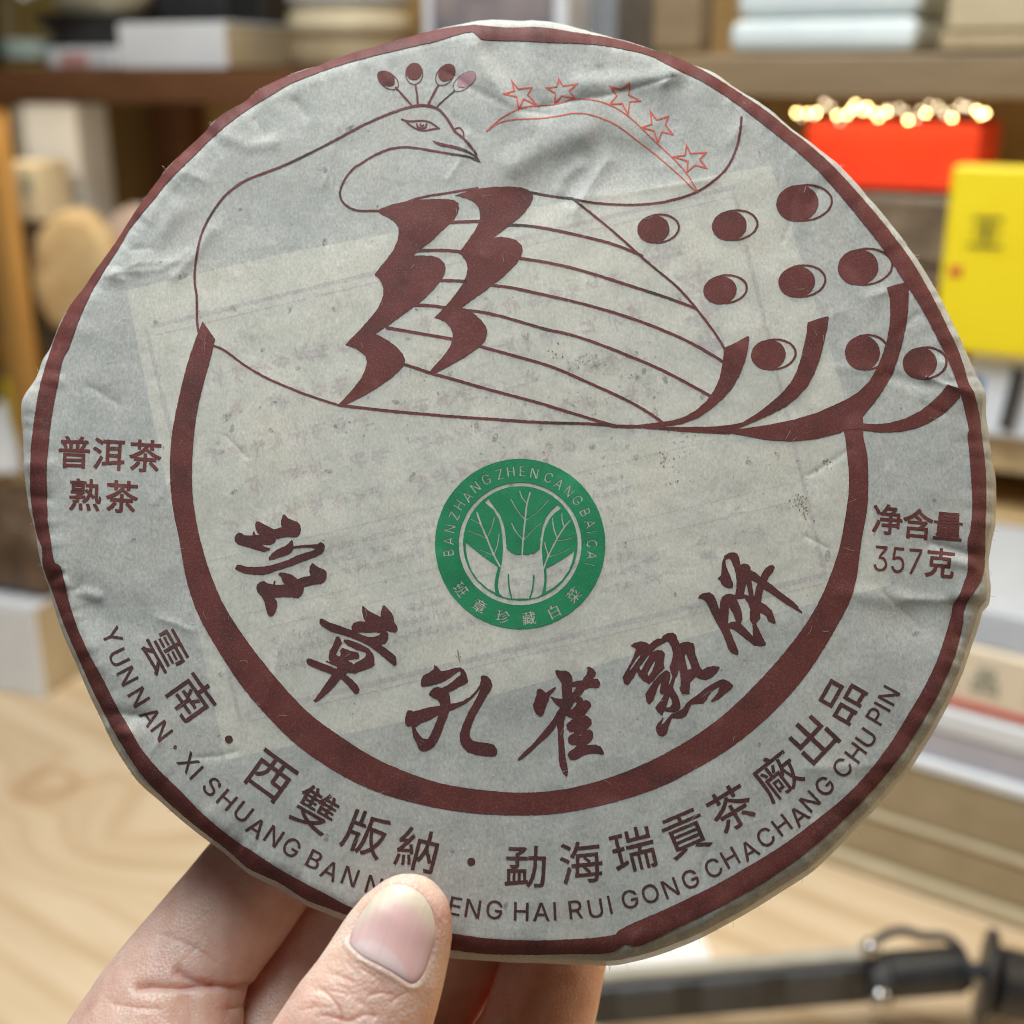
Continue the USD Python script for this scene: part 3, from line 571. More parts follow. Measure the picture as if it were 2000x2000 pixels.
# ------------------------------------------------------------------ print: brush writing
BRUSH = [
 ((440, 980), [([(870,195),(905,195),(950,250),(1020,280),(1090,300),(1130,350),(1145,410),(1130,480),(1090,525),(1020,535),(920,530),(830,545),(770,565),(745,610),(690,650),(640,645),(545,640),(600,680),(685,700),(670,730),(590,755),(500,730),(400,700),(300,675),(190,640),(145,595),(140,540),(165,490),(215,465),(260,480),(290,505),(350,510),(410,505),(420,450),(440,455),(460,500),(515,500),(480,460),(455,400),(450,350),(465,300),(500,295),(560,325),(630,360),(700,400),(735,415),(790,400),(855,385),(840,340),(842,290)], []),
   ([(1000,575),(1025,610),(1032,670),(1150,655),(1290,645),(1390,640),(1440,608),(1490,630),(1505,670),(1490,730),(1450,785),(1350,835),(1200,890),(1050,945),(900,1000),(780,1035),(660,1080),(560,1100),(430,1100),(300,1080),(200,1045),(145,1010),(175,955),(220,950),(320,980),(450,985),(560,980),(700,955),(820,920),(950,875),(1080,810),(1200,770),(1310,740),(1370,710),(1280,690),(1150,695),(1030,705),(1010,740),(960,790),(880,820),(800,840),(740,870),(660,878),(655,840),(700,785),(790,715),(890,675),(950,635)], []),
   ([(1310,925),(1340,935),(1400,985),(1490,1020),(1530,1060),(1530,1130),(1500,1200),(1440,1240),(1330,1250),(1230,1275),(1185,1285),(1180,1340),(1150,1410),(1095,1455),(1000,1440),(880,1435),(740,1445),(780,1500),(785,1570),(760,1660),(720,1720),(670,1730),(635,1690),(610,1600),(590,1500),(550,1430),(490,1370),(468,1300),(480,1245),(530,1205),(590,1195),(640,1230),(720,1245),(740,1190),(765,1195),(750,1250),(820,1255),(900,1248),(860,1200),(845,1140),(795,1095),(830,1065),(900,1070),(980,1090),(1050,1135),(1090,1170),(1170,1140),(1285,1112),(1268,1060),(1275,980)], [])]),
 ((580, 1160), [([(345,375),(390,375),(500,435),(650,480),(830,548),(820,500),(850,440),(920,412),(1040,418),(1005,370),(985,280),(985,190),(1005,182),(1060,235),(1150,290),(1265,345),(1265,270),(1290,180),(1315,168),(1370,220),(1430,285),(1455,340),(1470,430),(1510,480),(1522,540),(1495,578),(1430,570),(1340,548),(1380,600),(1375,680),(1335,745),(1262,765),(1330,810),(1420,880),(1490,940),(1505,1010),(1500,1070),(1465,1085),(1420,1050),(1340,980),(1230,890),(1100,790),(950,710),(800,650),(650,605),(500,560),(380,490),(340,440)], [[(900,575),(1050,580),(1200,575),(1262,585),(1240,620),(1170,645),(1080,650),(990,620)]]),
   ([(590,645),(635,640),(660,680),(685,745),(640,800),(610,870),(582,910),(640,942),(660,920),(650,850),(690,812),(800,855),(930,885),(945,940),(920,980),(850,985),(755,995),(820,1030),(855,1065),(900,1030),(980,990),(1030,950),(1045,905),(1030,880),(900,840),(770,780),(700,715),(720,682),(800,695),(950,750),(1080,820),(1150,900),(1170,970),(1170,1070),(1120,1110),(980,1160),(870,1200),(800,1190),(770,1180),(735,1215),(830,1290),(910,1370),(945,1440),(920,1500),(880,1510),(850,1480),(760,1370),(680,1290),(655,1285),(560,1400),(460,1500),(330,1610),(280,1635),(250,1610),(290,1560),(380,1430),(480,1290),(530,1215),(420,1175),(260,1110),(160,1060),(140,1015),(170,970),(220,980),(350,1030),(470,1075),(600,1130),(615,1105),(500,1050),(425,1015),(445,1005),(500,1025),(475,970),(490,870),(545,770)], [])]),
 ((770, 1270), [([(590,210),(640,240),(690,290),(710,315),(800,300),(900,270),(1000,258),(1050,290),(1090,350),(1105,420),(1115,470),(1090,500),(980,550),(900,600),(820,635),(845,700),(850,805),(950,790),(1050,760),(1150,695),(1230,610),(1290,520),(1305,470),(1305,390),(1330,375),(1400,390),(1460,450),(1480,520),(1460,600),(1400,680),(1340,790),(1280,890),(1220,1000),(1170,1120),(1140,1220),(1140,1300),(1180,1360),(1280,1385),(1430,1400),(1510,1430),(1550,1490),(1555,1560),(1510,1600),(1400,1600),(1250,1580),(1100,1530),(1030,1460),(990,1360),(990,1260),(1020,1160),(1060,1060),(1120,930),(1200,790),(1260,680),(1310,560),(1250,640),(1180,720),(1080,800),(960,860),(830,915),(800,1010),(750,1130),(700,1270),(650,1380),(590,1460),(500,1515),(420,1525),(370,1490),(330,1400),(285,1290),(262,1180),(265,1140),(200,1150),(165,1110),(160,1060),(180,950),(205,905),(240,905),(290,920),(400,895),(550,855),(690,835),(690,800),(650,745),(580,710),(520,675),(545,620),(590,570),(650,552),(720,565),(800,530),(880,470),(950,410),(1000,370),(1000,330),(985,310),(900,370),(800,440),(700,490),(560,530),(425,552),(400,520),(405,440),(440,375),(520,340),(600,280),(605,240)], [[(670,970),(640,1060),(590,1180),(540,1290),(505,1340),(430,1330),(360,1250),(310,1160),(400,1100),(550,1040)]])]),
 ((990, 1290), [([(470,430),(500,422),(545,445),(590,490),(640,450),(720,400),(745,405),(700,470),(645,520),(635,580),(600,660),(570,740),(555,800),(510,845),(480,840),(430,790),(400,720),(395,660),(420,600),(445,520),(450,460)], []),
   ([(730,150),(760,140),(800,155),(880,150),(940,180),(980,230),(990,290),(985,325),(1060,305),(1140,300),(1160,260),(1200,210),(1220,130),(1200,105),(1245,92),(1300,120),(1345,180),(1330,230),(1285,270),(1370,280),(1408,330),(1400,390),(1370,412),(1250,410),(1170,440),(1130,500),(1090,545),(1130,555),(1155,600),(1210,598),(1260,630),(1272,680),(1230,740),(1170,820),(1220,840),(1275,890),(1280,950),(1240,1000),(1200,1040),(1260,1040),(1300,1080),(1305,1150),(1270,1210),(1200,1275),(1340,1268),(1420,1300),(1465,1380),(1460,1415),(1420,1415),(1350,1400),(1250,1405),(1150,1430),(1060,1490),(1000,1505),(950,1490),(915,1430),(940,1370),(1010,1330),(1060,1270),(980,1280),(925,1240),(920,1180),(945,1130),(1010,1090),(1020,1075),(950,1075),(905,1030),(895,970),(930,930),(1000,875),(940,855),(885,825),(868,900),(858,1000),(855,1150),(870,1300),(885,1450),(905,1560),(920,1640),(910,1750),(890,1750),(840,1690),(800,1600),(785,1500),(778,1350),(772,1200),(765,1060),(755,965),(700,1050),(600,1160),(480,1260),(350,1390),(220,1490),(155,1515),(175,1470),(260,1380),(380,1270),(480,1150),(600,1010),(700,880),(760,770),(800,715),(720,640),(650,545),(670,540),(740,570),(835,580),(830,480),(820,330),(770,260),(735,200)], [[(985,390),(1050,400),(1020,450),(985,500)], [(1000,650),(1030,615),(1055,640),(1040,680),(990,730),(960,745),(980,690)]])]),
 ((1200, 1220), [([(240,320),(300,275),(400,252),(480,265),(530,300),(580,250),(650,212),(705,210),(730,170),(800,130),(880,118),(930,150),(955,220),(980,285),(1040,262),(1120,258),(1190,280),(1210,340),(1220,430),(1260,540),(1300,650),(1330,680),(1400,640),(1480,625),(1580,632),(1590,650),(1540,730),(1460,800),(1370,830),(1290,815),(1225,785),(1180,830),(1140,870),(1135,960),(1130,1050),(1030,1055),(990,1000),(980,950),(1000,930),(1000,850),(990,740),(970,670),(950,760),(915,800),(905,860),(885,930),(900,980),(950,1060),(985,1150),(1000,1250),(960,1300),(880,1325),(800,1310),(745,1300),(725,1365),(690,1350),(640,1300),(615,1250),(650,1200),(700,1150),(750,1050),(700,1040),(680,1000),(700,900),(705,860),(660,920),(630,1010),(590,1130),(520,1205),(480,1150),(465,1050),(500,990),(560,900),(600,840),(520,890),(440,850),(370,780),(340,700),(290,790),(230,880),(190,910),(140,880),(120,800),(160,720),(220,620),(280,500),(320,380),(310,350)],
    [[(408,430),(345,490),(270,600),(225,675),(240,685),(310,590),(380,490)], [(550,420),(480,500),(400,610),(370,640),(405,690),(450,600),(520,480)], [(605,540),(540,650),(495,740),(515,780),(570,690),(612,570)], [(795,250),(700,300),(620,350),(560,410),(640,380),(720,390),(765,440),(755,500),(740,590),(760,650),(720,690),(650,760),(580,850),(600,850),(700,740),(780,680),(840,720),(840,800),(815,890),(830,905),(875,780),(850,720),(830,640),(860,560),(885,440),(860,340),(830,280)], [(1075,430),(1060,480),(1085,580),(1105,680),(1165,660),(1120,540)], [(830,1080),(800,1170),(775,1250),(830,1245),(870,1200),(865,1140)]]),
   ([(1600,830),(1650,825),(1740,860),(1795,920),(1750,980),(1660,1050),(1560,1130),(1470,1165),(1450,1155),(1500,1100),(1560,1020),(1590,930),(1500,980),(1430,1050),(1390,1130),(1330,1190),(1250,1190),(1160,1200),(1120,1290),(1080,1370),(1020,1410),(940,1415),(870,1410),(840,1480),(810,1560),(790,1640),(730,1685),(680,1675),(635,1620),(620,1550),(650,1490),(700,1440),(735,1390),(742,1400),(705,1505),(740,1490),(800,1420),(860,1350),(960,1310),(1030,1270),(1080,1190),(1150,1130),(1250,1060),(1350,980),(1430,920),(1520,870)], [])]),
 ((1340, 1060), [([(575,200),(640,155),(720,142),(770,160),(800,220),(820,330),(875,308),(940,330),(970,375),(970,410),(1050,450),(1125,515),(1145,460),(1190,390),(1250,345),(1310,335),(1340,370),(1300,450),(1250,510),(1215,580),(1290,630),(1380,710),(1500,800),(1620,890),(1690,960),(1710,1000),(1758,1045),(1740,1062),(1650,1010),(1530,940),(1400,850),(1280,760),(1165,695),(1145,780),(1130,900),(1200,935),(1290,1020),(1315,1080),(1340,1150),(1352,1205),(1310,1215),(1240,1180),(1200,1100),(1120,1050),(1115,1140),(1050,1215),(1090,1290),(1140,1400),(1180,1480),(1205,1520),(1190,1550),(1110,1560),(1030,1550),(950,1490),(830,1390),(720,1310),(650,1290),(690,1390),(730,1490),(770,1590),(792,1650),(775,1695),(700,1670),(640,1610),(600,1500),(560,1400),(510,1290),(460,1210),(400,1100),(340,970),(290,880),(240,850),(180,840),(200,795),(260,760),(350,748),(410,780),(440,830),(470,920),(505,1010),(510,900),(540,820),(600,775),(660,765),(740,785),(755,690),(760,600),(750,480),(720,370),(680,270),(650,235),(590,260),(600,350),(640,440),(690,560),(710,610),(700,680),(650,685),(570,660),(530,620),(510,570),(470,535),(525,495),(530,400),(545,280)],
    [[(905,600),(945,800),(870,775)], [(985,560),(1085,615),(1050,680),(1025,830),(1005,700)], [(645,965),(700,1050),(750,1190),(690,1190),(630,1220),(640,1080)], [(760,845),(840,840),(880,830),(940,920),(965,1000),(955,1150),(1000,1230),(1005,1410),(930,1330),(860,1250),(825,1215),(845,1150),(840,1040),(800,930)]])])]
for i, (o, polys) in enumerate(BRUSH):
    g = []
    for outer, holes in polys:
        p = blob(Z(*o, 250, *outer))
        for h in holes:
            p = p.difference(blob(Z(*o, 250, *h)))
        g.append(p)
    printed('brush_character', rough(unary_union(g).buffer(-0.5).buffer(1.0).buffer(-0.5), 0.45, 2.5, i), INK_BRUSH)

# ------------------------------------------------------------------ print: set type
from PIL import Image, ImageDraw, ImageFont
CJK = ImageFont.truetype(glob.glob('/opt/blender-*/*/datafiles/fonts/Noto Sans CJK Regular.woff2')[0], 200)
LAT = ImageFont.truetype(glob.glob('/opt/blender-*/*/datafiles/fonts/Inter.woff2')[0], 200)
glyph_cache = {}
def glyph(ch, font):
    """Outline of a character, centred, one unit per em (y down)."""
    if ch == 'I':
        return sbox(-0.046, -0.364, 0.046, 0.364)
    key = (ch, font is CJK)
    if key not in glyph_cache:
        im = Image.new('L', (320, 320))
        ImageDraw.Draw(im).text((60, 30), ch, 255, font)
        on = np.pad(np.asarray(im) > 127, ((0, 0), (1, 1))).astype(np.int8)
        r, s = np.nonzero(np.diff(on, axis=1) == 1)
        e = np.nonzero(np.diff(on, axis=1) == -1)[1]
        g = shapely.union_all(shapely.box(s, r, e, r + 1)).buffer(1.0).buffer(-1.0).simplify(0.9)
        x0, y0, x1, y1 = g.bounds
        glyph_cache[key] = affinity.affine_transform(g, [1 / 200, 0, 0, 1 / 200, -(x0 + x1) / 400, -(y0 + y1) / 400])
    return glyph_cache[key]

def placed(ch, c, em, deg, font=None, bold=0.0, sx=1.0):
    g = affinity.rotate(affinity.scale(glyph(ch, font or CJK), em * sx, em, origin=(0, 0)), deg, origin=(0, 0))
    if bold:
        g = g.buffer(bold, quad_segs=3)
    return affinity.translate(g, *c)

for ch, c, em, deg in (('雲',(321,1273),84,61), ('南',(375,1362),88,54.5), ('西',(528,1516),92,36), ('雙',(615,1581),86,30), ('版',(714,1628),88,21), ('納',(815,1659),88,14),
                       ('勐',(1026,1692),88,1), ('海',(1135,1684),88,-6), ('瑞',(1237,1659),90,-14), ('貢',(1339,1628),92,-23), ('茶',(1428,1578),88,-31), ('廠',(1517,1514),88,-38), ('出',(1587,1443),92,-46.5), ('品',(1644,1366),88,-60)):
    printed('printed_character', rough(placed(ch, c, em, deg, bold=0.5), 0.35, 2.5, ord(ch) % 97), INK_TEXT)
for c in ((447, 1444), (920, 1683)):
    printed('printed_dot', rough(Point(c).buffer(7.8)), INK_TEXT)
printed('printed_dot', rough(Point((342, 1459)).buffer(3.6)), INK_TEXT)
for ch, c, em, deg in (('普',(145,883),66,2), ('洱',(213,887),66,3), ('茶',(284,890.5),66,4), ('熟',(167,966),66,3), ('茶',(238,970),66,4), ('净',(1733.5,1014.6),62,4), ('含',(1792.5,1023),62,5), ('量',(1851.5,1028),60,5), ('克',(1836,1099.5),60,6)):
    printed('printed_character', rough(placed(ch, c, em, deg, bold=1.0), 0.35, 2.5, ord(ch) % 97), INK)
for ch, c in (('3',(1720,1091)), ('5',(1754,1094)), ('7',(1787,1096.5))):
    printed('printed_digit', rough(placed(ch, c, 68, 4, LAT, -0.1, 0.78), 0.3, 2.5), INK)
LETTERS = [('Y',219,1242),('U',232,1284),('N',249,1320),('N',271,1361),('A',294,1399),('N',316,1427),('X',368,1489),('I',384,1509),('S',414,1536),('H',443,1562),('U',475,1586),('A',501,1616),('N',535,1633),('G',569.5,1655),('B',614,1679),('A',645,1700),('N',684,1712),('N',730,1729),('A',766,1741),('E',889,1769.5),('N',923.5,1774.5),('G',965.5,1776.5),('H',1018,1780),('A',1057,1780.5),('I',1083.5,1779.5),('R',1124,1776),('U',1163,1774),('I',1191,1767),('G',1230,1756),('O',1270,1745),('N',1309,1734),('G',1348,1717),('C',1393,1695),('H',1426,1675),('A',1463,1660),('C',1495,1635),('H',1527,1611),('A',1560,1593),('N',1582,1565),('G',1610,1535),('C',1645,1499),('H',1671,1470),('U',1692,1441),('P',1711,1398),('I',1723,1380),('N',1736,1358)]
lx = np.array([(x, y) for _, x, y in LETTERS], float)
for i, (ch, x, y) in enumerate(LETTERS):
    ds = np.linalg.norm(lx - lx[i], axis=1)
    near = lx[np.abs(np.arange(len(lx)) - i) <= 3]
    dirv = np.polyfit(np.arange(len(near)), near, 1)[0]
    a = math.degrees(math.atan2(dirv[1], dirv[0]))
    printed('printed_letter', rough(placed(ch, (x, y), 48.0, a, LAT, 0.35, 1.02), 0.3, 2.5, i), INK_TEXT)

# ------------------------------------------------------------------ print: the green emblem
E_ = lambda *p: Z(830, 870, 370, *p)
q = 370 / 1932.0
ec = E_((970, 1005))[0]
disc = Point(ec).buffer(868 * q, quad_segs=40).difference(Point(E_((970,1003))[0]).buffer(625 * q, quad_segs=40))
for ch, x, y in (('B',240,1090),('A',243,970),('N',255,845),('Z',300,715),('H',350,605),('A',435,520),('N',515,425),('G',625,345),('Z',762,290),('H',875,265),('E',995,260),('N',1115,280),('C',1260,325),('A',1365,390),('N',1465,465),('G',1555,555),('B',1632,680),('A',1682,795),('I',1697,880),('C',1702,1000),('A',1700,1120),('I',1682,1210)):
    a = math.degrees(math.atan2(x - 970, -(y - 1005)))
    disc = disc.difference(placed(ch, E_((x, y))[0], 27.5, a, LAT, 0.12, 0.9))
for ch, x, y in (('班',365,1465),('章',555,1635),('珍',795,1742),('藏',1060,1757),('白',1315,1690),('菜',1515,1525)):
    a = math.degrees(math.atan2(x - 970, -(y - 1005))) + 180
    disc = disc.difference(placed(ch, E_((x, y))[0], 28, a, CJK, 0.3))
inner = Point(E_((972, 998))[0]).buffer(583 * q, quad_segs=40)
WH = [[(610,580),(645,545),(690,600),(760,700),(800,800),(820,900),(830,1050),(880,1093),(940,1112),(1050,1112),(1120,1093),(1168,1050),(1178,950),(1198,830),(1230,740),(1280,665),(1350,605),(1392,640),(1320,690),(1262,760),(1217,860),(1202,960),(1192,1050),(1195,1140),(1205,1230),(1215,1300),(1217,1380),(1207,1450),(1190,1520),(1150,1545),(1080,1560),(870,1560),(800,1545),(760,1510),(742,1440),(747,1380),(762,1290),(777,1220),(788,1140),(795,1050),(790,950),(780,850),(755,750),(700,655)],
      [(415,985),(480,1040),(580,1120),(680,1190),(745,1240),(720,1330),(708,1420),(715,1500),(640,1460),(540,1370),(470,1270),(432,1150),(415,1060)], [(1522,1060),(1500,1092),(1400,1160),(1300,1220),(1235,1250),(1240,1340),(1237,1430),(1226,1495),(1310,1450),(1400,1370),(1470,1270),(1510,1160)]]
for w in WH:
    inner = inner.difference(blob(E_(*w)))
VE = [[(990,1112),(1000,960),(1020,760),(1040,590),(1070,480)], [(1000,960),(930,880),(880,785)], [(1000,970),(1090,870),(1180,785)], [(1015,750),(940,660),(875,540)], [(1020,765),(1150,670),(1270,540)], [(1040,590),(990,530),(965,460)],
      [(765,1230),(700,1110),(630,940),(570,800),(530,680)], [(630,945),(530,900),(440,865)], [(630,940),(680,830),(705,730)], [(570,800),(470,750)], [(700,1120),(620,1085),(540,1055)], [(705,1110),(740,1000),(755,900)],
      [(1210,1250),(1255,1130),(1350,940),(1420,830),(1475,765)], [(1420,830),(1400,760),(1395,690)], [(1350,950),(1315,850),(1300,740)], [(1355,970),(1440,955),(1515,920)], [(1260,1130),(1235,1050),(1220,980)], [(1260,1135),(1370,1100),(1475,1050)]]
for i, v in enumerate(VE):
    inner = inner.difference(line(E_(*v), 3.4 if i in (0, 6, 12) else 2.1, len(v) > 2))
inner = inner.union(line(E_((850,1320),(858,1440),(882,1558)), 3)).union(line(E_((1110,1330),(1100,1440),(1070,1558)), 3))
printed('emblem_ring', rough(disc, 0.3, 3, 5), INK_GREEN, label='green printed ring with lettering around the cabbage')
printed('emblem_cabbage', rough(inner, 0.3, 3, 6), INK_GREEN, label='green printed cabbage in a round emblem')

# ------------------------------------------------------------------ the leaflet under the wrapper, and loose tea
LEAF = [(246, 566), (560, 492), (1000, 410), (1507, 321), (1570, 517), (1647, 760), (1742, 1142), (1480, 1206), (1093, 1322), (792, 1409), (440, 1484), (380, 1210), (310, 880)]
leaflet = printed('leaflet', Polygon(LEAF), LEAFLET, lift=-5.0, parent=cake, cell=9, label='paper slip showing faintly through the wrapper')
bdir = np.array([math.cos(math.radians(-13.5)), math.sin(math.radians(-13.5))]); bup = np.array([bdir[1], -bdir[0]])
def leaf_pt(x, y):      # from the slip's lower left corner
    return np.array([440, 1484.0]) + bdir * x + bup * y
marks, pink = [], []
for y, w in ((62, 2.0), (78, 10.0), (232, 1.6), (268, 1.2)):
    marks.append(LineString([leaf_pt(60, y), leaf_pt(1220, y)]).buffer(w / 2))
for y, w in ((385, 1.6), (840, 2.0), (858, 8)):
    marks.append(LineString([leaf_pt(60, y), leaf_pt(1230, y)]).buffer(w / 2))
for x in (45, 1225):
    marks.append(LineString([leaf_pt(x, 70), leaf_pt(x, 850)]).buffer(4))
rr = random.Random(3)
def smudge(cx, cy, s, out):
    for _ in range(rr.randint(5, 8)):
        a = rr.choice((0, 0, 90, 90, 45, -45)) + rr.uniform(-8, 8)
        ln = s * rr.uniform(0.35, 0.95)
        p = leaf_pt(cx + rr.uniform(-0.35, 0.35) * s, cy + rr.uniform(-0.35, 0.35) * s)
        d = np.array([math.cos(math.radians(a - 13.5)), math.sin(math.radians(a - 13.5))]) * ln / 2
        out.append(LineString([p - d, p + d]).buffer(s * 0.075))
for row, y in enumerate((735, 660, 585, 512, 440)):
    x = 120 + 60 * (row % 2)
    while x < 980:
        if rr.random() < 0.8:
            smudge(x, y, 30, pink)
        x += 42
for row, y in enumerate((355, 330, 302, 205, 178, 150)):
    x = 150
    while x < 900:
        if rr.random() < 0.85:
            smudge(x, y, 17, marks)
        x += 21
for x, y in ((1010, 200), (1010, 165), (900, 190), (900, 150), (1090, 240), (1120, 190)):
    smudge(x, y, 24, marks)
for x, y in ((1110, 690), (1120, 630), (1115, 570), (1060, 770)):
    smudge(x, y, 60, marks)
printed('leaflet_print', shapely.union_all(marks), LEAFLET_INK, lift=-4.2, parent=leaflet, cell=12, kind='stuff', label='faint purple lines and small print on the slip')
printed('leaflet_writing', shapely.union_all(pink), LEAFLET_PINK, lift=-4.2, parent=leaflet, cell=12, kind='stuff', label='faint reddish rows of writing on the slip')
flk = []
for i in range(380):
    if i < 150:
        t, r = rr.uniform(0, 2 * math.pi), 880 * math.sqrt(rr.random())
        c = (999 + r * math.cos(t), 957 + r * math.sin(t))
    else:
        cl = rr.choice(((1150, 710), (1240, 740), (700, 830), (1100, 780), (1300, 840), (480, 820), (1000, 800), (1200, 950), (1320, 900), (900, 640), (1050, 900), (800, 750), (1500, 900), (420, 640)))
        c = (rr.gauss(cl[0], 60), rr.gauss(cl[1], 45))
    s = rr.uniform(0.9, 2.8) if rr.random() < 0.86 else rr.uniform(3.5, 7)
    flk.append(affinity.rotate(ellipse(c, s * rr.uniform(0.8, 1.9), s * 0.8), rr.uniform(0, 180)))
for c, n, sp in (((1160, 715), 40, 14), ((1240, 740), 16, 8), ((1565, 985), 14, 9), ((1140, 705), 30, 9)):
    for _ in range(n):
        flk.append(ellipse((rr.gauss(c[0], sp), rr.gauss(c[1], sp * 0.6)), rr.uniform(1, 3), rr.uniform(1, 2.4)))
printed('tea_dust', shapely.union_all(flk), FLECK, lift=0.45, parent=wrapper, cell=12, kind='stuff', label='dark specks of tea under the paper')
stn = []
for c, n, sp in (((1562, 975), 26, 9), ((1572, 1000), 14, 7), ((1300, 895), 12, 10), ((1085, 690), 10, 6), ((1315, 945), 6, 5), ((1615, 905), 12, 5), ((896, 1284), 6, 3)):
    for _ in range(n):
        stn.append(affinity.rotate(ellipse((rr.gauss(c[0], sp), rr.gauss(c[1], sp)), rr.uniform(0.5, 2.6), rr.uniform(0.4, 1.6)), rr.uniform(0, 180)))
stn.append(line([(894, 1270), (896, 1283), (898, 1293)], 2.0))
printed('tea_stain', shapely.union_all(stn), FLECK_BROWN, lift=0.55, parent=wrapper, cell=12, kind='stuff', label='brown tea stains on the paper')
# long pale fibres lying in the sheet
fu = []
while len(fu) < 260:
    c = np.array([999 + rr.uniform(-930, 930), 957 + rr.uniform(-900, 900)])
    if np.hypot(*(c - (999, 957))) > 890 or np.hypot(*(c - (1016, 1062))) < 190:
        continue
    d = rr.uniform(0, 2 * math.pi); ln = rr.uniform(8, 26); cv_ = rr.uniform(-0.9, 0.9)
    q_ = [c]
    for k in range(5):
        q_.append(q_[-1] + ln / 5 * np.array([math.cos(d + cv_ * k / 2.5), math.sin(d + cv_ * k / 2.5)]))
    fu.append(q_)
fp = on_cake(np.array(fu).reshape(-1, 2), 1.1)
FIBRE_FLAT = plain('long_fibre', (0.72, 0.70, 0.66), 0.7)
fc = UsdGeom.BasisCurves.Define(stage, str(wrapper.GetPath()) + '/long_fibres')
fc.CreateTypeAttr('linear')
fc.CreatePointsAttr(Vt.Vec3fArray.FromNumpy(fp.astype(np.float32)))
fc.CreateCurveVertexCountsAttr(Vt.IntArray([6] * len(fu)))
fc.CreateWidthsAttr(Vt.FloatArray([0.000022]))
fc.SetWidthsInterpolation('constant')
UsdShade.MaterialBindingAPI.Apply(fc.GetPrim()).Bind(FIBRE_FLAT)
tag(fc, 'long pale fibres lying in the paper', kind='stuff')
# fibres standing off the paper's torn rim
pts, counts = [], []
for _ in range(260):
    t = rr.uniform(-math.pi, math.pi)
    hh = rr.uniform(-130, -60)
    r0 = float(R_EDGE(t)) - 1
    ln = rr.uniform(4, 16)
    d = t + rr.uniform(-0.9, 0.9)
    bend = rr.uniform(-0.8, 0.8)
    p = np.array([r0 * math.cos(t), r0 * math.sin(t)])
    for k in range(5):
        pts.append(local([p[0]], [p[1]], [hh + k * rr.uniform(-1, 2)])[0])
        p = p + ln / 4 * np.array([math.cos(d + bend * k / 3), math.sin(d + bend * k / 3)])
    counts.append(5)
FIBRE = plain('paper_fibre', (0.75, 0.70, 0.60), 0.8)
cv = UsdGeom.BasisCurves.Define(stage, str(wrapper.GetPath()) + '/paper_fibres')
cv.CreateTypeAttr('linear')
cv.CreatePointsAttr(Vt.Vec3fArray.FromNumpy(np.array(pts, np.float32)))
cv.CreateCurveVertexCountsAttr(Vt.IntArray(counts))
cv.CreateWidthsAttr(Vt.FloatArray([0.00005]))
cv.SetWidthsInterpolation('constant')
UsdShade.MaterialBindingAPI.Apply(cv.GetPrim()).Bind(FIBRE)
tag(cv, 'fine paper fibres along the rim', kind='stuff')

# ------------------------------------------------------------------ the hand
def campt(u, v, dd):
    """A point seen at pixel u, v, dd pixels beyond (or before) the cake's distance; camera-space pixels."""
    d = F + dd
    return np.array([(u - 1000) * d / F, (v - 1000) * d / F, d])
SPH = trimesh.creation.icosphere(3, 1.0).vertices
def ellip(c, w, t, ax):
    """Ellipsoid: half width w across the digit, t through it, w along it."""
    ax = ax / np.linalg.norm(ax)
    n = np.array([0, 0, -1.0]) - ax * (-ax[2])
    n /= np.linalg.norm(n)
    s = np.cross(ax, n)
    return c + SPH @ np.array([s * w, ax * w * 0.95, n * t])
def digit(secs):
    c = [campt(u, v, d) for u, v, d, w, t in secs]
    out = []
    for i in range(len(secs) - 1):
        ax0 = c[min(i + 1, len(c) - 1)] - c[max(i - 1, 0)]
        ax1 = c[min(i + 2, len(c) - 1)] - c[i]
        s0, s1 = (F + secs[i][2]) / F, (F + secs[i + 1][2]) / F
        pts = np.vstack([ellip(c[i], secs[i][3] * s0, secs[i][4] * s0, ax0), ellip(c[i + 1], secs[i + 1][3] * s1, secs[i + 1][4] * s1, ax1)])
        out.append(manifold3d.Manifold.hull_points(pts))
    return manifold3d.Manifold.batch_boolean(out, manifold3d.OpType.Add)
THUMB = [(806, 1773, -168, 66, 50), (797, 1792, -172, 86, 60), (782, 1822, -177, 102, 68), (767, 1856, -183, 112, 74), (748, 1902, -194, 121, 82), (725, 1952, -200, 130, 90), (698, 2005, -206, 142, 100), (662, 2085, -205, 156, 116), (610, 2190, -185, 172, 140), (540, 2320, -130, 190, 165)]
INDEX = [(660, 1545, 268, 92, 76), (585, 1622, 255, 106, 86), (512, 1702, 235, 113, 92), (450, 1782, 205, 117, 97), (393, 1852, 178, 119, 102), (352, 1912, 150, 128, 108), (322, 1985, 120, 152, 122), (290, 2080, 90, 182, 140), (300, 2200, 50, 210, 160)]
MIDDLE = [(880, 1590, 300, 92, 74), (795, 1690, 300, 108, 86), (705, 1800, 292, 116, 92), (612, 1930, 272, 122, 100), (525, 2060, 230, 130, 112), (470, 2190, 150, 150, 130)]
RINGF = [(1060, 1640, 292, 86, 70), (990, 1730, 296, 98, 80), (905, 1840, 290, 104, 88), (830, 1950, 276, 108, 94), (740, 2080, 240, 116, 104), (600, 2220, 160, 140, 125)]
LITTLE = [(1118, 1715, 236, 74, 58), (1102, 1790, 238, 88, 70), (1086, 1868, 228, 99, 80), (1066, 1945, 214, 105, 86), (1036, 2035, 200, 108, 92), (960, 2150, 180, 116, 104), (780, 2270, 130, 140, 125)]
PALM = [(300, 2190, 50, 205, 160), (470, 2260, 20, 210, 170), (640, 2290, 0, 200, 170), (560, 2480, -40, 230, 180), (460, 2760, -40, 210, 160)]
body = manifold3d.Manifold.batch_boolean([digit(s) for s in (THUMB, INDEX, MIDDLE, RINGF, LITTLE, PALM)], manifold3d.OpType.Add)
body = body.refine_to_length(11.0)
mm = body.to_mesh()
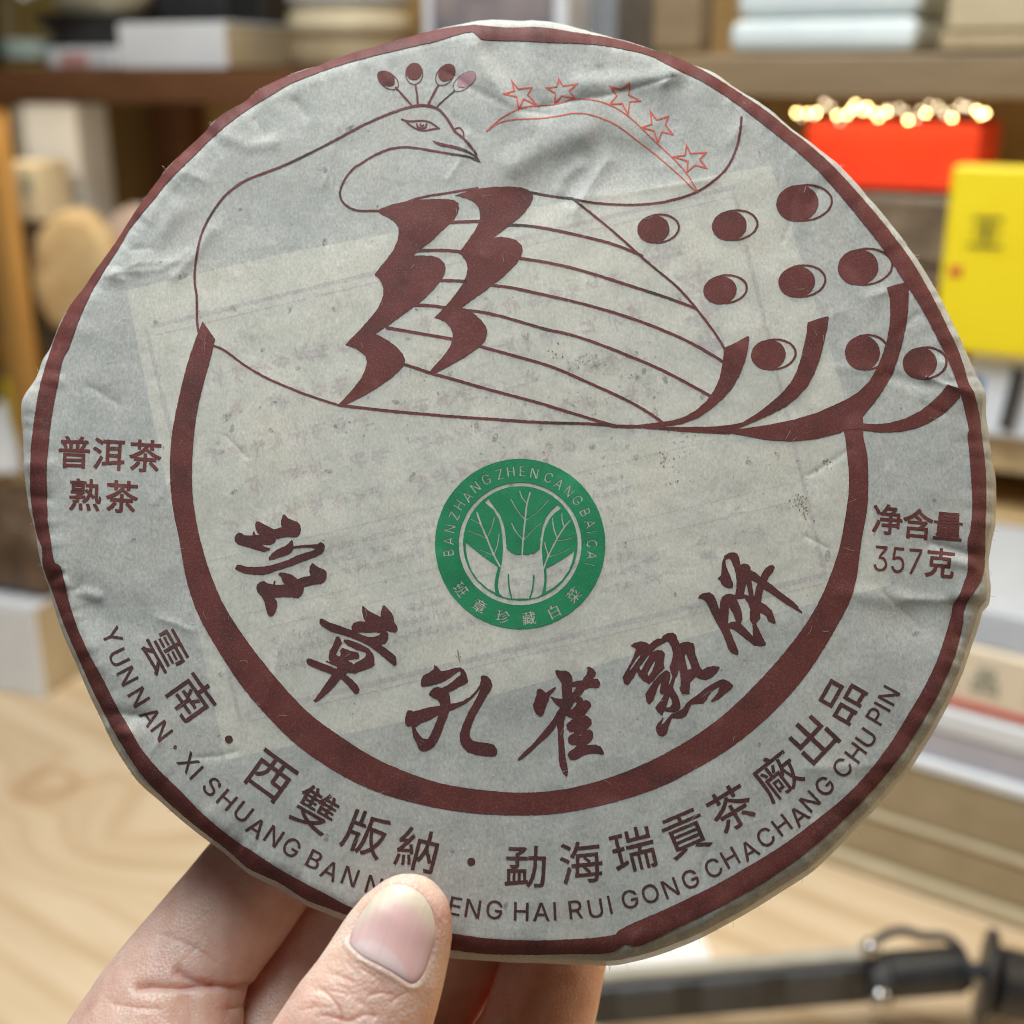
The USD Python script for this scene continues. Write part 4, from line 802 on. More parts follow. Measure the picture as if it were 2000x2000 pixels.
hand = trimesh.Trimesh(np.array(mm.vert_properties[:, :3], float), np.array(mm.tri_verts), process=True)
trimesh.smoothing.filter_taubin(hand, lamb=0.5, nu=0.52, iterations=28)
for it in (8, 6):
    v2, f2 = trimesh.remesh.subdivide(hand.vertices, hand.faces)
    hand = trimesh.Trimesh(v2, f2, process=True)
    trimesh.smoothing.filter_taubin(hand, lamb=0.5, nu=0.52, iterations=it)
def uvd(p):
    return np.column_stack([p[:, 0] / p[:, 2] * F + 1000, p[:, 1] / p[:, 2] * F + 1000, p[:, 2] - F])
hv = np.array(hand.vertices)
hn = np.array(hand.vertex_normals)
q = uvd(hv)
facing = hn[:, 2] < 0.25
disp = np.zeros(len(hv))
NAIL = H2((880,915),(905,965),(1000,1050),(1130,1120),(1280,1200),(1400,1280),(1490,1312),(1575,1235),(1640,1080),(1690,900),(1692,740),(1655,600),(1580,480),(1480,400),(1380,366),(1290,366),(1195,410),(1100,500),(1020,600),(950,710),(905,810))
nail_poly = Polygon(spline(NAIL, 6, True)).buffer(0)
def polyd(uv, pts):
    pts = np.array(pts, float)
    return np.min([seg_dist(uv, pts[i], pts[i + 1]) for i in range(len(pts) - 1)], axis=0)
FOLDS = [(False, H1((575,1590),(700,1580),(900,1592),(1100,1580),(1300,1568),(1450,1580),(1600,1560)), -13, 7), (False, H1((960,1440),(1030,1490),(1120,1525),(1280,1562)), -9, 7), (False, H1((1200,1480),(1300,1530),(1500,1535),(1620,1510)), 4, 16),
         (False, H1((790,1095),(860,1105),(950,1140),(1080,1200),(1200,1270),(1300,1350)), -3, 5), (False, H1((340,1740),(550,1775),(760,1792)), -3.5, 5), (False, H1((1060,1690),(1075,1800),(1080,1990)), -6, 12),
         (False, H1((1000,1680),(940,1800),(880,1940)), -3, 22), (False, H1((1440,1790),(1520,1765),(1590,1750)), -6, 6), (False, H1((560,1560),(640,1545)), -2, 5), (False, H1((900,1640),(1100,1650),(1350,1640)), 5, 26),
         (False, H1((1130,1195),(1350,930),(1590,650)), -1.0, 3.0), (False, H1((1080,1020),(1300,800),(1500,440)), -0.7, 3.0), (False, H1((970,1370),(1110,1230)), -0.8, 3.0), (False, H1((1230,680),(1330,1250)), -0.5, 3),
         (True, H2((600,1360),(690,1430),(750,1510),(795,1590),(805,1720)), -3.5, 4), (True, H2((540,1510),(480,1620),(450,1720)), -2.5, 4), (True, H2((690,1210),(780,1240),(900,1290)), -2.2, 4), (True, H2((1080,1420),(1180,1400),(1290,1420)), -2.2, 4),
         (True, H2((1270,1490),(1340,1440),(1420,1400)), -2.2, 4), (True, H2((610,1610),(760,1640),(900,1665),(1010,1610),(1110,1625)), -3.2, 5), (True, H2((880,1130),(930,1180),(960,1240)), -1.3, 3), (True, H2((560,1370),(700,1380),(900,1420)), -1.8, 4),
         (True, H2((960,1480),(1080,1560),(1120,1620)), -2, 4), (True, H2((420,1560),(560,1530),(700,1540)), -1.8, 4), (True, H2((1000,1180),(1100,1240),(1200,1330)), -1.3, 3.5), (True, H2((760,1330),(840,1350),(900,1400)), -1.5, 3.5)]
for near, pts, amp, wd in FOLDS:
    lo, hi = np.min(pts, 0) - 7 * wd, np.max(pts, 0) + 7 * wd
    m = np.flatnonzero(facing & ((q[:, 2] < 0) == near) & (q[:, 0] > lo[0]) & (q[:, 0] < hi[0]) & (q[:, 1] > lo[1]) & (q[:, 1] < hi[1]))
    if not len(m):
        continue
    d = polyd(q[m, :2], spline(pts, 5))
    disp[m] += amp * np.exp(-np.sqrt((d / wd) ** 2 + 0.05) + 0.22)
th_m = np.flatnonzero((q[:, 2] < -40) & facing & (q[:, 1] < 2000))
nb = nail_poly.exterior
sd = shapely.distance(nb, shapely.points(q[th_m, :2]))
ins = shapely.contains_xy(nail_poly, q[th_m, 0], q[th_m, 1])
sd = np.where(ins, -sd, sd)
root = np.exp(-(polyd(q[th_m, :2], H2((870,930),(1000,1060),(1280,1215),(1490,1325))) / 14) ** 2)
tipz = np.clip((1790 - q[th_m, 1]) / 50, 0, 1)
disp[th_m] += np.where(sd < 0, -5.0 * np.clip(-sd / 3.5, 0, 1), 0) + (0.8 + 2.6 * root) * (1 - tipz) * np.exp(-((sd - 7) / 6.5) ** 2) - 1.2 * root * np.exp(-((sd - 1) / 2.5) ** 2)
disp += 0.35 * (meshkit.fbm(hv / 14.0, 2, 4) - 0.5) + 2.0 * (meshkit.fbm(hv / 60.0, 2, 14) - 0.5)
smooth_v = hv.copy()
hv = hv + hn * disp[:, None]
hand_origin = campt(460, 2760, -40)
Hw = lambda p: cam_to_world(p) - cam_to_world(hand_origin)
SKIN = mat('skin', {
    'tc': ('texture_coordinate', {}), 'n1': ('noise_texture', {'scale': 70, 'detail': 4}), 'n2': ('noise_texture', {'scale': 380, 'detail': 3}), 'v': ('voronoi_texture', {'scale': 1500}),
    'r': ('rgb_ramp', {'ramp': [(0.3, (0.53, 0.325, 0.27)), (0.5, (0.62, 0.425, 0.345)), (0.7, (0.67, 0.49, 0.40))]}),
    'r2': ('rgb_ramp', {'ramp': [(0.35, (0.93, 0.88, 0.86)), (0.65, (1, 1, 1))]}),
    'm': ('mix_color', {'blend_type': 'multiply', 'fac': 1.0}),
    'b1': ('bump', {'strength': 0.45, 'distance': 0.0003}), 'b2': ('bump', {'strength': 0.5, 'distance': 0.0003}),
    'p': ('principled_bsdf', {'roughness': 0.46, 'specular_ior_level': 0.45, 'subsurface_weight': 0.65, 'subsurface_scale': 0.0016, 'subsurface_radius': (1.0, 0.42, 0.26), 'subsurface_method': 'random_walk'})},
    [('tc.object', 'n1.vector'), ('tc.object', 'n2.vector'), ('tc.object', 'v.vector'), ('n1.fac', 'r.fac'), ('n2.fac', 'r2.fac'), ('r.color', 'm.a'), ('r2.color', 'm.b'), ('m.result', 'p.base_color'),
     ('v.distance', 'b1.height'), ('n2.fac', 'b2.height'), ('b1.normal', 'b2.normal'), ('b2.normal', 'p.normal')])
hand_x = thing('hand', 'bare hand holding the wrapped tea cake, thumb in front and fingers behind', 'hand', loc=cam_to_world(hand_origin))
skin = obj('skin', (Hw(hv), hand.faces), SKIN, hand_x, smooth=True)
# thumbnail: a thin curved plate over the bed
gx0, gy0, gx1, gy1 = nail_poly.bounds
keep = (q[:, 2] < -40) & (hn[:, 2] < -0.05) & (q[:, 1] < 1960)
sq = uvd(smooth_v)
nv, nf = merged(*cells(nail_poly.buffer(1.0), 3.0))
dep = griddata(sq[keep, :2], sq[keep, 2], nv, method='linear')
dn = griddata(sq[keep, :2], sq[keep, 2], nv, method='nearest')
dep = np.where(np.isnan(dep), dn, dep)
e = shapely.distance(nail_poly.buffer(1.0).exterior, shapely.points(nv))
rise = 1.6 * np.clip(e / 14, 0, 1) ** 0.6 - 2.2 * np.exp(-(e / 2.2) ** 2)
axis = np.array([806 - 722, 1704 - 1955.0]); axis /= np.linalg.norm(axis)
acr = nv @ np.array([-axis[1], axis[0]])
alg = nv @ axis
ridge = 0.10 * (meshkit.noise(np.column_stack([acr / 4.0, alg / 300, np.zeros(len(nv))]), 6) - 0.5)
top = np.array([campt(u, v, d) for (u, v), d in zip(nv, dep - rise - ridge)])
n_ = np.cross(top[nf[:, 1]] - top[nf[:, 0]], top[nf[:, 2]] - top[nf[:, 0]])
nf = np.where((n_[:, 2] > 0)[:, None], nf[:, ::-1], nf)
# colour of the plate: half moon, pink bed, pale free edge
base_d = polyd(nv, spline(H2((900,950),(1000,1050),(1130,1120),(1280,1200),(1400,1280),(1490,1312)), 5))
lun = blob(H2((925,960),(980,935),(1060,925),(1150,950),(1230,1000),(1310,1070),(1360,1150),(1400,1225),(1410,1290),(1280,1215),(1130,1135),(1000,1065)), True)
ld = shapely.distance(lun, shapely.points(nv))
inl = 0.75 * np.exp(-(ld / 6.0) ** 2)
bed_top = polyd(nv, spline(H2((930,760),(1050,690),(1200,600),(1330,560),(1450,600),(1560,700),(1690,830)), 5))
bp = Polygon(H2((930,760),(1050,690),(1200,600),(1330,560),(1450,600),(1560,700),(1690,830),(1700,330),(900,330)))
free = np.where(shapely.contains_xy(bp, nv[:, 0], nv[:, 1]), bed_top, -bed_top)
fr = 1 / (1 + np.exp(-free / 6.5))
pinkc, moonc, freec = np.array([0.55, 0.345, 0.325]), np.array([0.56, 0.43, 0.415]), np.array([0.58, 0.48, 0.37])
col = pinkc[None] * (1 - inl[:, None]) + moonc[None] * inl[:, None]
col = col * (1 - fr[:, None]) + freec[None] * fr[:, None]
col *= (0.96 + 0.08 * meshkit.noise(np.column_stack([acr / 5.0, alg / 200, np.zeros(len(nv))]), 16))[:, None]
NAILM = mat('nail_plate', {'a': ('attribute', {'attribute': 'tint'}), 'p': ('principled_bsdf', {'roughness': 0.42, 'specular_ior_level': 0.5, 'subsurface_weight': 0.3, 'subsurface_scale': 0.001, 'subsurface_radius': (1.0, 0.4, 0.3)})}, [('a.color', 'p.base_color')])
nl = obj('nail', (Hw(top), nf), NAILM, skin, smooth=True, label='pink thumbnail with pale half moon and rim')
UsdGeom.PrimvarsAPI(UsdGeom.Mesh(nl)).CreatePrimvar('tint', Sdf.ValueTypeNames.Color3fArray, 'vertex').Set(Vt.Vec3fArray.FromNumpy(col.astype(np.float32)))

# ------------------------------------------------------------------ the room behind: rays, shelf frame
def ray(u, v):
    d = (u - 1000) / F * RIGHT - (v - 1000) / F * UP + FWD
    return d
def on_table(u, v, z=TABLE):
    d = ray(u, v)
    return CAMPOS + d * (z - CAMPOS[2]) / d[2]
SHL = np.array([-0.526, 1.35, 0.0]); ES = np.array([0.866, -0.48, 0.0]); ES /= np.linalg.norm(ES); EK = np.array([-ES[1], ES[0], 0.0])
YAW = math.atan2(ES[1], ES[0])
def on_plane(u, v, k):
    """Where the ray through a pixel meets the plane k metres behind the shelf's front: (along, height)."""
    d = ray(u, v)
    t = ((SHL + EK * k - CAMPOS) @ EK) / (d @ EK)
    p = CAMPOS + d * t
    return (p - SHL) @ ES, p[2]
def shelf_pt(s, k, z):
    return SHL + ES * s + EK * k + np.array([0, 0, z])
def rbox(x0, x1, y0, y1, z0, z1, r=0.003):
    """A box with rounded edges."""
    r = min(r, (x1 - x0) / 2.2, (y1 - y0) / 2.2, (z1 - z0) / 2.2)
    s = trimesh.creation.icosphere(1, r).vertices
    c = np.array([(x, y, z) for x in (x0 + r, x1 - r) for y in (y0 + r, y1 - r) for z in (z0 + r, z1 - r)])
    return trimesh.convex.convex_hull((c[:, None] + s[None]).reshape(-1, 3))
def lathe(profile, n=48):
    return trimesh.creation.revolve(np.array(profile, float), sections=n)
def cyl(p0, p1, r, n=28, r2=None):
    p0, p1 = np.array(p0, float), np.array(p1, float)
    m = trimesh.creation.revolve(np.array([(0, 0), (r * 0.94, 0), (r, r * 0.06), (r if r2 is None else r2, np.linalg.norm(p1 - p0) - r * 0.06), ((r if r2 is None else r2) * 0.94, np.linalg.norm(p1 - p0)), (0, np.linalg.norm(p1 - p0))]), sections=n)
    m.apply_transform(trimesh.geometry.align_vectors([0, 0, 1], p1 - p0))
    m.apply_translation(p0)
    return m
cat = trimesh.util.concatenate

# materials of the room
WOOD_SHADED = noisy('shaded_shelf_wood', (0.13, 0.055, 0.024), (0.20, 0.09, 0.04), 14, rough=0.5, stretch=(1, 12, 12))  # shelf wood where less light falls, the shade put into its colour
WOOD_LIT = noisy('lit_shelf_wood', (0.20, 0.14, 0.075), (0.27, 0.19, 0.11), 14, rough=0.5, stretch=(1, 12, 12))  # same shelf wood, stronger light on the right painted into the tone
WOOD_PALE = noisy('pale_shelf_wood', (0.50, 0.33, 0.15), (0.60, 0.42, 0.20), 10, rough=0.5, stretch=(1, 9, 9))
PANEL = noisy('shelf_back_wood', (0.42, 0.27, 0.10), (0.52, 0.34, 0.13), 6, rough=0.55, stretch=(6, 6, 1))
CARD_WHITE = noisy('white_card', (0.72, 0.74, 0.77), (0.80, 0.82, 0.84), 20, rough=0.6)
CARD_BEIGE = noisy('beige_card', (0.46, 0.38, 0.24), (0.56, 0.47, 0.31), 20, rough=0.65)
KRAFT = noisy('brown_card', (0.34, 0.26, 0.15), (0.42, 0.33, 0.20), 30, rough=0.7)
BLACK = noisy('black_plastic', (0.012, 0.013, 0.014), (0.03, 0.03, 0.032), 60, rough=0.42)
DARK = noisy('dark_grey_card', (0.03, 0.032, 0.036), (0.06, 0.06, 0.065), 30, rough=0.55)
STEEL = mat('bright_steel', {'p': ('principled_bsdf', {'base_color': (0.45, 0.45, 0.45), 'metallic': 1.0, 'roughness': 0.25}), 'n': ('noise_texture', {'scale': 300}), 'b': ('bump', {'strength': 0.05})}, [('n.fac', 'b.height'), ('b.normal', 'p.normal')])
PAPER_WHITE = noisy('white_wrapping', (0.62, 0.70, 0.72), (0.74, 0.80, 0.80), 25, rough=0.7, bump=0.3, bscale=40)
CREAM = noisy('cream_wrapping', (0.66, 0.55, 0.36), (0.78, 0.68, 0.47), 40, rough=0.7, bump=0.4, bscale=90)
CLAY = noisy('tan_paper', (0.60, 0.38, 0.16), (0.78, 0.60, 0.33), 28, rough=0.7, bump=0.4, bscale=80)
TEA_ROUGH = noisy('rough_tea_brick', (0.035, 0.022, 0.013), (0.17, 0.105, 0.065), 45, rough=0.55, bump=1.0, bscale=120)
RED = noisy('red_card', (0.78, 0.045, 0.012), (0.88, 0.065, 0.018), 20, rough=0.45)
YELLOW = noisy('yellow_card', (0.86, 0.66, 0.008), (0.90, 0.72, 0.012), 20, rough=0.5)
BLUE = plain('blue_card', (0.06, 0.20, 0.45), 0.5)
ORANGE = plain('orange_glaze', (0.75, 0.32, 0.03), 0.35)
GLASS = mat('pale_glass', {'f': ('fresnel', {'IOR': 1.45}), 't': ('transparent_bsdf', {'color': (0.93, 0.95, 0.90)}), 'g': ('glossy_bsdf', {'roughness': 0.05}), 'm': ('mix_closure', {})}, [('f.fac', 'm.fac'), ('t.BSDF', 'm.closure1'), ('g.BSDF', 'm.closure2')], surface='m.closure')
PRINT_RED = plain('red_print', (0.65, 0.05, 0.04), 0.6)
PRINT_BLACK = plain('black_print', (0.03, 0.03, 0.025), 0.6)
PRINT_PINK = plain('pink_print', (0.70, 0.36, 0.34), 0.6)
PRINT_GREEN = plain('grey_green_print', (0.30, 0.34, 0.26), 0.6)
FLOOR = noisy('floor_tile', (0.10, 0.08, 0.06), (0.15, 0.12, 0.09), 5, rough=0.5)
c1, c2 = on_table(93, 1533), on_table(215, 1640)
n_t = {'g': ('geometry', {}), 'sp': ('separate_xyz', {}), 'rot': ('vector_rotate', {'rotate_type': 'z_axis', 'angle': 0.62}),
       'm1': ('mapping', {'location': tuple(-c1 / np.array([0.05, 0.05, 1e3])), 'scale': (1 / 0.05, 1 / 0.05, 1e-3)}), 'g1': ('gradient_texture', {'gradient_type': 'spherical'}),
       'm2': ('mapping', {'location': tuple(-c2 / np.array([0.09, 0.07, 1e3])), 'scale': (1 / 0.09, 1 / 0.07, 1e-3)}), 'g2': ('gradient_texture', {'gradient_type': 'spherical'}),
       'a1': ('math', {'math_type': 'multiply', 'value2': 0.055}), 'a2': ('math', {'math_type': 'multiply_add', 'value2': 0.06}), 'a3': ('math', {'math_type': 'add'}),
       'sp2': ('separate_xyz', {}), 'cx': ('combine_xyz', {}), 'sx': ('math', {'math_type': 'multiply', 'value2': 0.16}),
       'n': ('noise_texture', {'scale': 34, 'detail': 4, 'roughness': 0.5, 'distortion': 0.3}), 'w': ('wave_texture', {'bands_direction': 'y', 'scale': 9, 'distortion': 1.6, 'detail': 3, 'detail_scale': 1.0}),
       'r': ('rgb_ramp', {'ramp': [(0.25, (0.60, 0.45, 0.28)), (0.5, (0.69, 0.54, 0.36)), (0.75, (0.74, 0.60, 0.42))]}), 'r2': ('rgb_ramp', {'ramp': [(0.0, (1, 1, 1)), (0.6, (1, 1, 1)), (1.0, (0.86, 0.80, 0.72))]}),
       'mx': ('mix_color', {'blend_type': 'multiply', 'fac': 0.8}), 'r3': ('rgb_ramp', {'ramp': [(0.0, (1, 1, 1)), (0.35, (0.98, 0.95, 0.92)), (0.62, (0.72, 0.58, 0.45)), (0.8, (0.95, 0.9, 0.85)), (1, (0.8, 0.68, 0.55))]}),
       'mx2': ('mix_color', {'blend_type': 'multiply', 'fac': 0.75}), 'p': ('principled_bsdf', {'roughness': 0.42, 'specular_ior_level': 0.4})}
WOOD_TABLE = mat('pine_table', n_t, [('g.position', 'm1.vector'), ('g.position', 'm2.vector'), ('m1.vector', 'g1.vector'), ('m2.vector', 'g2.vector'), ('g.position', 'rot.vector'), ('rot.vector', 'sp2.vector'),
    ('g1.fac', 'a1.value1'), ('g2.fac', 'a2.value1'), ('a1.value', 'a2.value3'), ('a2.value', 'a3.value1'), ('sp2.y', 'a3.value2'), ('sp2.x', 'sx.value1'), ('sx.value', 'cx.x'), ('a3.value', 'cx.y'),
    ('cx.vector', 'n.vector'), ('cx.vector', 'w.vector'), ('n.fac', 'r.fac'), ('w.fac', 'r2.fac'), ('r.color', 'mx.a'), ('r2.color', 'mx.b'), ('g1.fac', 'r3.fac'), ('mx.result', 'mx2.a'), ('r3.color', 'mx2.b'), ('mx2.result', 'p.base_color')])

# the setting: floor and table
fl = obj('floor', rbox(-4, 4, -1.5, 4, -0.05, 0.0, 0.004), FLOOR); tag(fl, kind='structure')
table = thing('table', 'pale pine table with knots under the tea cake', 'table', loc=(0, 0.55, TABLE), yaw=YAW)
obj('tabletop', rbox(-1.3, 1.3, -0.62, 0.40, -0.035, 0, 0.006), WOOD_TABLE, table)
for sx in (-1.2, 1.2):
    for sy in (-0.52, 0.32):
        obj('leg', rbox(sx - 0.035, sx + 0.035, sy - 0.035, sy + 0.035, -TABLE + 0.001, -0.036), WOOD_PALE, table)

# the shelf
shelf = thing('wooden_shelf', 'tall wooden shelf with dark boards full of tea behind the table', 'shelf', loc=SHL, yaw=YAW)
zb = on_plane(0, 197, 0)[1]; zt = on_plane(0, 136, 0)[1]
s_end = 1.5
zl0, zl1 = on_plane(20, 972, 0)[1], on_plane(20, 925, 0)[1]
s_div = on_plane(1320, 60, 0)[0]
obj('board', rbox(-0.5, s_div - 0.021, 0, 0.30, zb, zt), WOOD_SHADED, shelf)
s0p, s1p = on_plane(1273, 60, 0)[0], on_plane(1366, 60, 0)[0]
zb2, zt2 = on_plane(1700, 193, 0)[1], on_plane(1700, 104, 0)[1]
obj('board', rbox(s_div - 0.019, s_end, -0.004, 0.30, zb2, zt2), WOOD_LIT, shelf)
obj('post', rbox(s0p, s1p, 0.0, 0.03, zt2 + 0.002, zt2 + 0.6), WOOD_LIT, shelf)
obj('post', rbox(s0p, s1p, 0.002, 0.03, 0.0, zb2 - 0.002), WOOD_LIT, shelf)
obj('back_panel', rbox(-0.6, s_end, 0.302, 0.315, 0.0, zt + 0.7), PANEL, shelf)
obj('board', rbox(-0.5, s0p - 0.002, 0.002, 0.30, zl0, zl1), WOOD_PALE, shelf)
se = on_plane(8, 400, 0)[0]
obj('side_panel', rbox(se - 0.03, se, -0.002, 0.02, zl1 + 0.002, zb - 0.002), noisy('orange_wood', (0.52, 0.27, 0.07), (0.62, 0.34, 0.10), 10), shelf)
sa, sb = on_plane(306, 260, 0.27)[0], on_plane(372, 260, 0.27)[0]
obj('rail', rbox(sa, sb, 0.26, 0.30, zl1 + 0.002, zb - 0.002), WOOD_SHADED, shelf)
zr0, zr1 = on_plane(1960, 925, 0)[1], on_plane(1960, 850, 0)[1]
obj('board', rbox(s1p + 0.002, s_end, 0.002, 0.30, zr0, zr1), WOOD_PALE, shelf)
zr2, zr3 = on_plane(1975, 1120, 0)[1], on_plane(1975, 1010, 0)[1]
obj('board', rbox(s1p + 0.002, s_end, 0.002, 0.30, zr2, zr3), WOOD_PALE, shelf)

def px_box(name, label, rect, k, depth, m, r=0.004, group=None, z0=None, category='box', parts=None):
    """A box standing square to the shelf whose front fills the rectangle u0, v0, u1, v1 when seen from the camera."""
    u0, v0, u1, v1 = rect
    vm = (v0 + v1) / 2
    s0, s1 = on_plane(u0, vm, k)[0], on_plane(u1, vm, k)[0]
    um = (u0 + u1) / 2
    za, zc = on_plane(um, v1, k)[1], on_plane(um, v0, k)[1]
    if z0 is not None:
        zc += z0 - za if False else 0
        za = z0
    t = thing(name, label, category, loc=shelf_pt((s0 + s1) / 2, k, za), yaw=YAW, group=group)
    w, h = s1 - s0, zc - za
    obj('body', rbox(-w / 2, w / 2, 0, depth, 0, h, r), m, t)
    return t, w, h, depth

ZS, ZL, ZR = zt + 0.001, zl1 + 0.001, zr1 + 0.001
# --- upper shelf, left
s, z = on_plane(-10, 130, 0.05)
jr = abs(on_plane(47, 60, 0.05)[0] - s)
t = thing('glass_jar', 'pale glass jar at the left end of the upper shelf', 'jar', loc=shelf_pt(s, 0.05 + jr, ZS))
obj('body', lathe([(0, 0), (jr * 0.9, 0), (jr, 0.008), (jr, 0.07), (jr * 0.8, 0.085), (jr * 0.78, 0.084), (jr * 0.97, 0.069), (jr * 0.97, 0.010), (0, 0.006)]), GLASS, t)
obj('lid', lathe([(0, 0.086), (jr * 0.84, 0.086), (jr * 0.84, 0.105), (0, 0.108)]), CREAM, t)
obj('contents', lathe([(0, 0.007), (jr * 0.93, 0.011), (jr * 0.93, 0.03), (0, 0.032)]), CARD_WHITE, t)
t, w, h, d = px_box('carton', 'low white and pink carton under the black tray', (92, 92, 222, 142), 0.06, 0.10, CARD_WHITE, z0=ZS)
obj('pink_label', rbox(-w * 0.28, w * 0.12, -0.0012, 0.0008, h * 0.1, h * 0.75, 0.0004), PRINT_PINK, t)
s0, s1 = on_plane(44, 75, 0.07)[0], on_plane(222, 75, 0.07)[0]
tz = ZS + h + 0.001
tray = thing('black_tray', 'shallow black dish on the white and pink carton', 'tray', loc=shelf_pt((s0 + s1) / 2, 0.12, tz))
R0 = (s1 - s0) / 2
obj('dish', lathe([(0, 0), (R0 * 0.62, 0), (R0 * 0.97, 0.026), (R0, 0.032), (R0 * 0.95, 0.031), (R0 * 0.6, 0.006), (0, 0.005)]), BLACK, tray)
roll = thing('wrapped_bundle', 'cream paper bundle lying in the black dish', 'bundle', loc=shelf_pt((s0 + s1) / 2 + 0.005, 0.12, tz + 0.033), yaw=YAW)
bm = cat([trimesh.convex.convex_hull(trimesh.creation.icosphere(3, 1).vertices * [R0 * 0.92, R0 * 0.6, 0.045] + [0, 0, 0.03])])
bm.vertices += 0.012 * (meshkit.fbm(bm.vertices * 30, 3, 3)[:, None] - 0.5) * bm.vertex_normals
obj('paper', bm, CREAM, roll)
# white box turned to show its long side
pA = shelf_pt(*[*on_plane(212, 122, 0.0)[:1], 0.015, 0]); pB = shelf_pt(*[*on_plane(400, 120, 0.0)[:1], -0.005 + 0.012, 0])
wb = thing('white_box', 'flat white box with a beige side on the upper shelf', 'box', loc=(pA[0], pA[1], ZS), yaw=YAW + 0.12)
W0 = np.linalg.norm(pB - pA)
zh = on_plane(300, 46, 0.02)[1] - ZS
obj('body', rbox(0.001, W0 - 0.001, 0.004, 0.16, 0.001, zh - 0.002, 0.002), CARD_BEIGE, wb)
obj('front', rbox(0, W0, 0, 0.0035, 0, zh, 0.0015), CARD_WHITE, wb)
obj('lid', rbox(0.0, W0, 0.0038, 0.161, zh - 0.0018, zh + 0.001, 0.001), CARD_WHITE, wb)
t, w, h, d = px_box('dark_carton', 'dark grey carton at the back of the upper shelf', (272, -120, 440, 122), 0.20, 0.08, DARK, z0=ZS)
t, w, h, d = px_box('dark_carton', 'black narrow carton beside the stack of round cakes', (445, -120, 512, 122), 0.19, 0.08, BLACK, z0=ZS)
# a round caddy of tea cakes
s0, s1 = on_plane(508, 60, 0.06)[0], on_plane(714, 60, 0.06)[0]
R0 = (s1 - s0) / 2
st = thing('cake_stack', 'stack of round wrapped tea cakes on the upper shelf', 'tea cakes', loc=shelf_pt((s0 + s1) / 2, 0.06 + R0, ZS))
obj('base', lathe([(0, 0), (R0 * 0.93, 0), (R0, 0.006), (R0, 0.020), (R0 * 0.95, 0.026), (0, 0.027)]), KRAFT, st)
for i in range(4):
    zz = 0.028 + i * 0.027
    obj('wrapped_cake', lathe([(0, zz), (R0 * 0.86, zz), (R0 * 0.97, zz + 0.006), (R0 * (0.99 - 0.01 * (i % 2)), zz + 0.014), (R0 * 0.94, zz + 0.023), (R0 * 0.5, zz + 0.026), (0, zz + 0.0262)]), CREAM if i % 2 == 0 else CARD_WHITE, st)
# a framed picture
t, w, h, d = px_box('picture_box', 'white framed box with a dim picture behind the top of the tea cake', (822, -160, 1108, 130), 0.05, 0.05, CARD_WHITE, z0=ZS)
obj('picture', rbox(-w * 0.42, w * 0.42, -0.002, 0.001, 0.02, h - 0.02, 0.0006), noisy('dim_picture', (0.10, 0.12, 0.16), (0.42, 0.33, 0.30), 22, rough=0.5), t)
t, w, h, d = px_box('grey_box', 'blue grey box left of the shelf post', (1116, -90, 1205, 130), 0.10, 0.10, noisy('blue_grey_card', (0.18, 0.19, 0.21), (0.26, 0.27, 0.28), 20), z0=ZS)
ZS2 = zt2 + 0.001
t, w, h, d = px_box('paper_package', 'pale blue paper package at the bottom of the pair on the upper shelf', (1422, 36, 1792, 96), 0.03, 0.16, PAPER_WHITE, r=0.008, z0=ZS2)
zz = ZS2 + h + 0.001
t, w2, h2, d = px_box('paper_package', 'pale blue paper package lying on top of another one', (1436, -70, 1806, 34), 0.035, 0.155, PAPER_WHITE, r=0.010, z0=zz)
t, w, h, d = px_box('beige_carton', 'beige carton with a brown foot at the right end of the upper shelf', (1854, -110, 2120, 62), -0.004, 0.15, CARD_BEIGE, z0=ZS2 + 0.012)
obj('foot', rbox(-w / 2 - 0.002, w / 2 + 0.002, -0.002, d + 0.002, -0.0118, -0.0005, 0.002), KRAFT, t)

# --- left bay
bay_s = on_plane(150, 300, 0.1)[0]
rect_light('bay_lamp', shelf_pt(bay_s, 0.03, zb - 0.006), shelf_pt(bay_s, 0.2, zl1), 0.34, 0.03, (1.0, 0.87, 0.66), 11.0)
bay_s2 = on_plane(1740, 300, 0.1)[0]
rect_light('bay_lamp_right', shelf_pt(bay_s2, 0.015, zb2 - 0.006), shelf_pt(bay_s2, 0.06, zb2 - 0.3), 0.30, 0.02, (1.0, 0.76, 0.42), 12.0)
t, w, h, d = px_box('white_carton', 'tall white carton in the left bay of the shelf', (66, 202, 168, 640), 0.12, 0.05, CARD_WHITE, z0=ZL)
obj('side', rbox(-w / 2 - 0.020, -w / 2 - 0.0005, 0.004, d, 0, h - 0.004, 0.002), noisy('grey_card', (0.34, 0.33, 0.30), (0.42, 0.41, 0.38), 20), t)
t, w, h, d = px_box('small_tin', 'small pale tin with a dark mark at the left edge', (14, 316, 72, 432), 0.05, 0.05, CREAM, z0=None)
obj('mark', rbox(w * 0.05, w * 0.33, -0.001, 0.0006, h * 0.45, h * 0.8, 0.0004), PRINT_GREEN, t)
tl = thing('tin_stand', 'dark narrow stand under the small pale tin', 'stand', loc=(0, 0, 0))
p = np.array(UsdGeom.XformCache().GetLocalToWorldTransform(t).ExtractTranslation())
obj('column', cyl((p[0] + 0.01, p[1] + 0.02, ZL), (p[0] + 0.01, p[1] + 0.02, p[2] - 0.001), 0.017), noisy('dark_stand', (0.10, 0.085, 0.06), (0.16, 0.13, 0.09), 20), tl)
